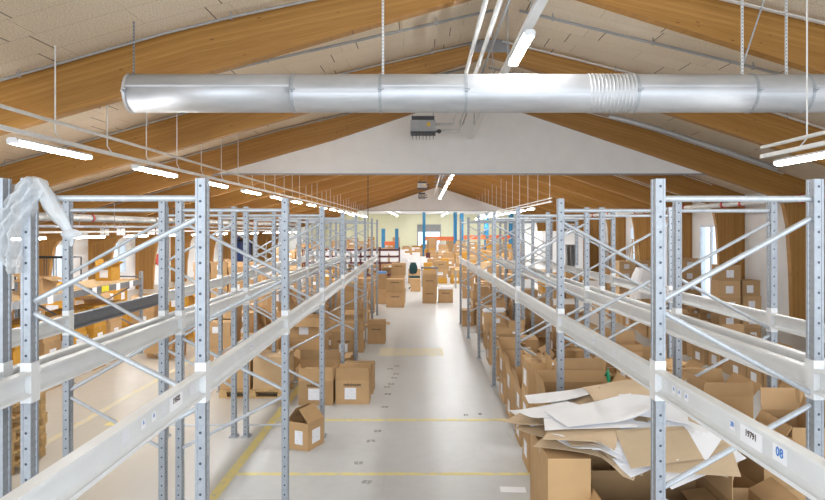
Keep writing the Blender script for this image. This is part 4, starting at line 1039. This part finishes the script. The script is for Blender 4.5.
# blue pallet racking with orange beams at the far end
def blue_rack(label, pxs, Y, top, zs, dpt=1.1):
    root = thing('blue_pallet_rack', label, 'pallet rack', (W(pxs[0], Y), Y, 0))
    x0 = W(pxs[0], Y)
    for px in pxs:
        fr = bpy.data.objects.new('upright_frame', None); COL.objects.link(fr); fr.parent = root; fr.location = (W(px, Y) - x0, 0, 0)
        for y in (0, dpt): q = MB(); q.b2(-.13, .13, y - .06, y + .06, 0, top); q.build('post', M_BLUE, fr)
        q = MB(); z = .3; k = 0
        while z < top - .7: q.tube((0, .0 if k % 2 else dpt, z), (0, dpt if k % 2 else 0, z + .65), .03, 6); z += .65; k += 1
        q.build('lattice', M_BLUE, fr)
    for a, b_ in zip(pxs[:-1], pxs[1:]):
        for z in zs:
            for y in (0, dpt): q = MB(); q.b2(W(a, Y) - x0 + .13, W(b_, Y) - x0 - .13, y - .04, y + .04, z, z + .34); q.build('beam', M_ORANGE, root)
    return root
blue_rack('tall blue pallet rack with orange beams in the middle of the far end', (424, 455.5), 56.5, 4.55, (2.05,))
blue_rack('second tall blue pallet rack with orange beams at the far right', (462, 487, 512), 54.0, 4.4, (2.2,))
blue_rack('shorter blue pallet rack at the far left before the cream wall', (383, 396.5), 57, 3.1, (1.6,))


# ------------------------------------------------------------------ crowd of piles over the far hall floor
r = random.Random(12); crowd = MB(); rowY = [28.3, 30.2, 36.0, 38.2, 40.5, 43.0, 45.5, 48.0, 50.5, 53.0, 60.0, 63.5]; nrow = 0
for ri, Y in enumerate(rowY):
    xa, xb = (-9.5, 8.8) if ri < 2 else ((-8.5, 6.2) if Y < 43 else (-10.5, 8.5))
    x = xa; pile = 0
    while x < xb:
        wd = r.uniform(.42, .75) if Y < 50 else r.uniform(.6, .9); px = CX + (x + wd / 2) * F / Y
        free = (ri < 2 and (W(385, Y) - .5 < x + wd and x < W(455, Y) + .1)) or (abs(Y - 36.0) < 1 and W(300, Y) - .4 < x + wd and x < W(402, Y) + .2) or (Y == 52.0 and False)
        if 28 < Y < 43 and 6.3 < x + wd < 9.2 and Y > 35: free = True
        if free or r.random() < .06: x += .4; continue
        if 9.9 < x: break
        maxh = {0: 1.2, 1: 1.5, 2: 1.35, 3: 1.6, 4: 1.75}.get(ri, 2.05 if Y < 50 else 2.4) * r.choice((.7, .85, 1, 1)); n = r.choice((3, 4, 5, 6)); z = 0
        for i in range(n):
            h = r.uniform(.26, .5)
            if z + h > maxh: break
            d = r.uniform(.55, .8); mk = r.random()
            white = (392 < px < 428 and 37 < Y < 44) or mk < .06
            m_i = 1 if white else (2 if mk > .88 else (3 if mk > .72 else 0)); xx = x + wd / 2 + r.uniform(-.04, .04)
            key = nrow
            show = (ri in (0, 1, 2, 3) and 270 < px < 600 and i >= n - 2)
            rz = r.uniform(-.06, .06)
            if show and nrow < 62:
                lb = '%s carton, %s pile of %s row beyond the racks, %s' % (('plain brown', 'white', 'ochre', 'pale brown')[m_i], ordw(pile), ORD[ri], 'at the top' if i == n - 1 else ('on the floor', 'second up', 'third up', 'fourth up', 'fifth up')[i])
                carton(lb, xx, Y + d / 2, z, wd, d, h, rz, 'closed', 'f' if r.random() < .4 else '', r.random() < .5, (M_CARD, M_PAPER, M_YCARD, M_CARDIN)[m_i], 'piles across the far hall floor', detail=False); nrow += 1
            else:
                Mx = Matrix.Translation((xx, Y + d / 2, z)) @ Matrix.Rotation(rz, 4, 'Z')
                crowd.box((0, 0, h / 2), (wd, d, h), m_i, Mx); crowd.box((0, 0, h + .001), (wd * .98, .05, .002), 4, Mx)
                if r.random() < .4: crowd.box((0, -d / 2 - .001, h * .5), (wd * .4, .003, h * .35), 1, Mx)
            z += h + .002
        x += wd + r.uniform(.04, .5); pile += 1


# ------------------------------------------------------------------ plastic film snagged on the near left post
def film():
    root = thing('plastic_film', 'crumpled translucent plastic film draped over the near left rack post', 'plastic film', (-2.55, 4.2, 3.0))
    Y = 4.14
    rows = [(176.5, 27, 36), (181, 22, 46), (188, 16, 50), (196, 10, 47), (204, 5, 40), (214, 1, 33), (226, -1, 27), (240, -2, 25), (254, 0, 25), (264, 6, 25), (273, 14, 24)]
    n = 22; q = MB(); v = []; m = len(rows)
    # resample rows
    RR = []
    for k in range((m - 1) * 4 + 1):
        i = min(k // 4, m - 2); t = k / 4 - i; a, b_ = rows[i], rows[i + 1]; RR.append(tuple(a[c] + (b_[c] - a[c]) * t for c in range(3)))
    for j, (py, pl, pr) in enumerate(RR):
        for i in range(n + 1):
            u = i / n; px = pl + (pr - pl) * u; x = W(px, Y) + 2.55; z = Z(py, Y) - 3.0
            fold = .035 * math.sin(u * 19 + py * .12) + .05 * noise.noise(Vector((x * 16, z * 9, 1))) + .02 * noise.noise(Vector((x * 45, z * 40, 7)))
            yy = -.06 - .08 * math.sin(math.pi * u) * min(1, j / 8) + fold * min(1, .3 + j / 10)
            e = .012 * noise.noise(Vector((z * 22, 3 if u < .5 else 8, 0))) * (1 if i in (0, n) else 0)
            v.append((x + e, yy, z))
    J = len(RR); fs = [(j * (n + 1) + i, j * (n + 1) + i + 1, (j + 1) * (n + 1) + i + 1, (j + 1) * (n + 1) + i) for j in range(J - 1) for i in range(n)]
    q.add(v, fs); q.build('draped_sheet', M_FILM, root, smooth=True, fix=False)
    # back fall behind the post
    q = MB(); v = []
    for j in range(18):
        for i in range(13):
            u = i / 12; t = j / 17; v.append((W(4 + 28 * u - t * 3, 4.3) + 2.55, .12 + .05 * math.sin(u * 14 + t * 5) + .04 * noise.noise(Vector((u * 5, t * 7, 2))) - .05 * (1 - t), .37 - t * (.42 + .1 * math.sin(u * 5))))
    q.add(v, [(j * 13 + i, j * 13 + i + 1, (j + 1) * 13 + i + 1, (j + 1) * 13 + i) for j in range(17) for i in range(12)]); q.build('back_sheet', M_FILM, root, smooth=True, fix=False)
    # twisted tail
    tail = [(38, 179, .020), (44, 188, .036), (50, 200, .048), (57, 211, .046), (64, 221, .036), (70, 230, .026), (74, 238, .020), (73, 246, .010)]
    q = MB(); v = []; k_ = 14; T = []
    for a, b_ in zip(tail[:-1], tail[1:]):
        for s in range(4): T.append(tuple(a[c] + (b_[c] - a[c]) * s / 4 for c in range(3)))
    T.append(tail[-1])
    for j, (px, py, rd) in enumerate(T):
        for i in range(k_):
            a = 2 * math.pi * i / k_; rr_ = rd * (1 + .28 * math.sin(a * 5 + j * .15) + .2 * noise.noise(Vector((a, j * .4, 3))))
            v.append((W(px, Y) + 2.55 + math.cos(a) * rr_ * .95, -.08 + math.sin(a) * rr_ * .6, Z(py, Y) - 3.0 + math.cos(a) * rr_ * .35))
    q.add(v, [(j * k_ + i, j * k_ + (i + 1) % k_, (j + 1) * k_ + (i + 1) % k_, (j + 1) * k_ + i) for j in range(len(T) - 1) for i in range(k_)]); q.build('twisted_tail', M_FILM, root, smooth=True, fix=False)
    q = MB(); v = []
    for j in range(5):
        for i in range(9):
            a = math.pi * 2 * i / 8; rd = (.02, .05, .06, .045, .01)[j] * (1 + .3 * math.sin(i * 2.4 + j)); v.append((W(73, Y) + 2.55 + math.cos(a) * rd, -.08 + math.sin(a) * rd * .6, Z(229, Y) - 3.0 - j * .018))
    q.add(v, [(j * 9 + i, j * 9 + i + 1, (j + 1) * 9 + i + 1, (j + 1) * 9 + i) for j in range(4) for i in range(8)]); q.build('knot', M_FILM, root, smooth=True, fix=False)
film()

# ------------------------------------------------------------------ cartons past the 290 that show largest go into one mass
bpy.context.view_layer.update(); dg = bpy.context.evaluated_depsgraph_get(); camp = Vector((0, 0, EYE))
def shows(c):
    o, x, y, z0, wd, d, h, rz, m = c; Mx = Matrix.Translation((x, y, z0)) @ Matrix.Rotation(rz, 4, 'Z'); hit = 0; n = 0
    own = {o.name} | {k.name for k in o.children}
    for fx in (-.44, -.15, .15, .44):
        for (py, pz) in ((-.5, .12), (-.5, .4), (-.5, .7), (-.5, .95), (-.2, 1), (.3, 1)):
            p = Mx @ Vector((fx * wd, py * d, pz * h)); dv = p - camp; L = dv.length; dv.normalize(); n += 1
            ok, loc, nr, ix, ob, _ = sc.ray_cast(dg, camp, dv, distance=L + .5)
            if ok and (ob.name in own or (loc - camp).length > L - .02): hit += 1
            px, pyy = CX + p.x * F / p.y, HY - (p.z - EYE) * F / p.y
            if not (0 < px < 825 and 0 < pyy < 500): hit -= .5
    return max(0, hit) / n * (wd * h + .3 * wd * d) / (y * y)
sc_ = sorted(((shows(c), i) for i, c in enumerate(CART)), reverse=True)
MI = {M_CARD.name: 0, M_PAPER.name: 1, M_YCARD.name: 2, M_CARDIN.name: 3}
gone = []
for v_, i in sc_[285:]:
    o, x, y, z0, wd, d, h, rz, m = CART[i]; Mx = Matrix.Translation((x, y, z0)) @ Matrix.Rotation(rz, 4, 'Z')
    crowd.box((0, 0, h / 2), (wd, d, h), MI.get(m.name, 0), Mx); crowd.box((0, 0, h + .001), (wd * .98, .05, .0015), 4, Mx)
    crowd.box((0, -d / 2 - .001, h * .45), (min(.2, wd * .36), .002, min(.2, h * .5)), 1, Mx)
    gone += [k for k in o.children] + [o]
bpy.data.batch_remove(gone)
o = crowd.build('carton_crowd', [M_CARD, M_PAPER, M_YCARD, M_CARDIN, M_TAPE]); tag(o, 'mass of small distant and mostly hidden cartons between the nearer piles', 'boxes', None, 'stuff')
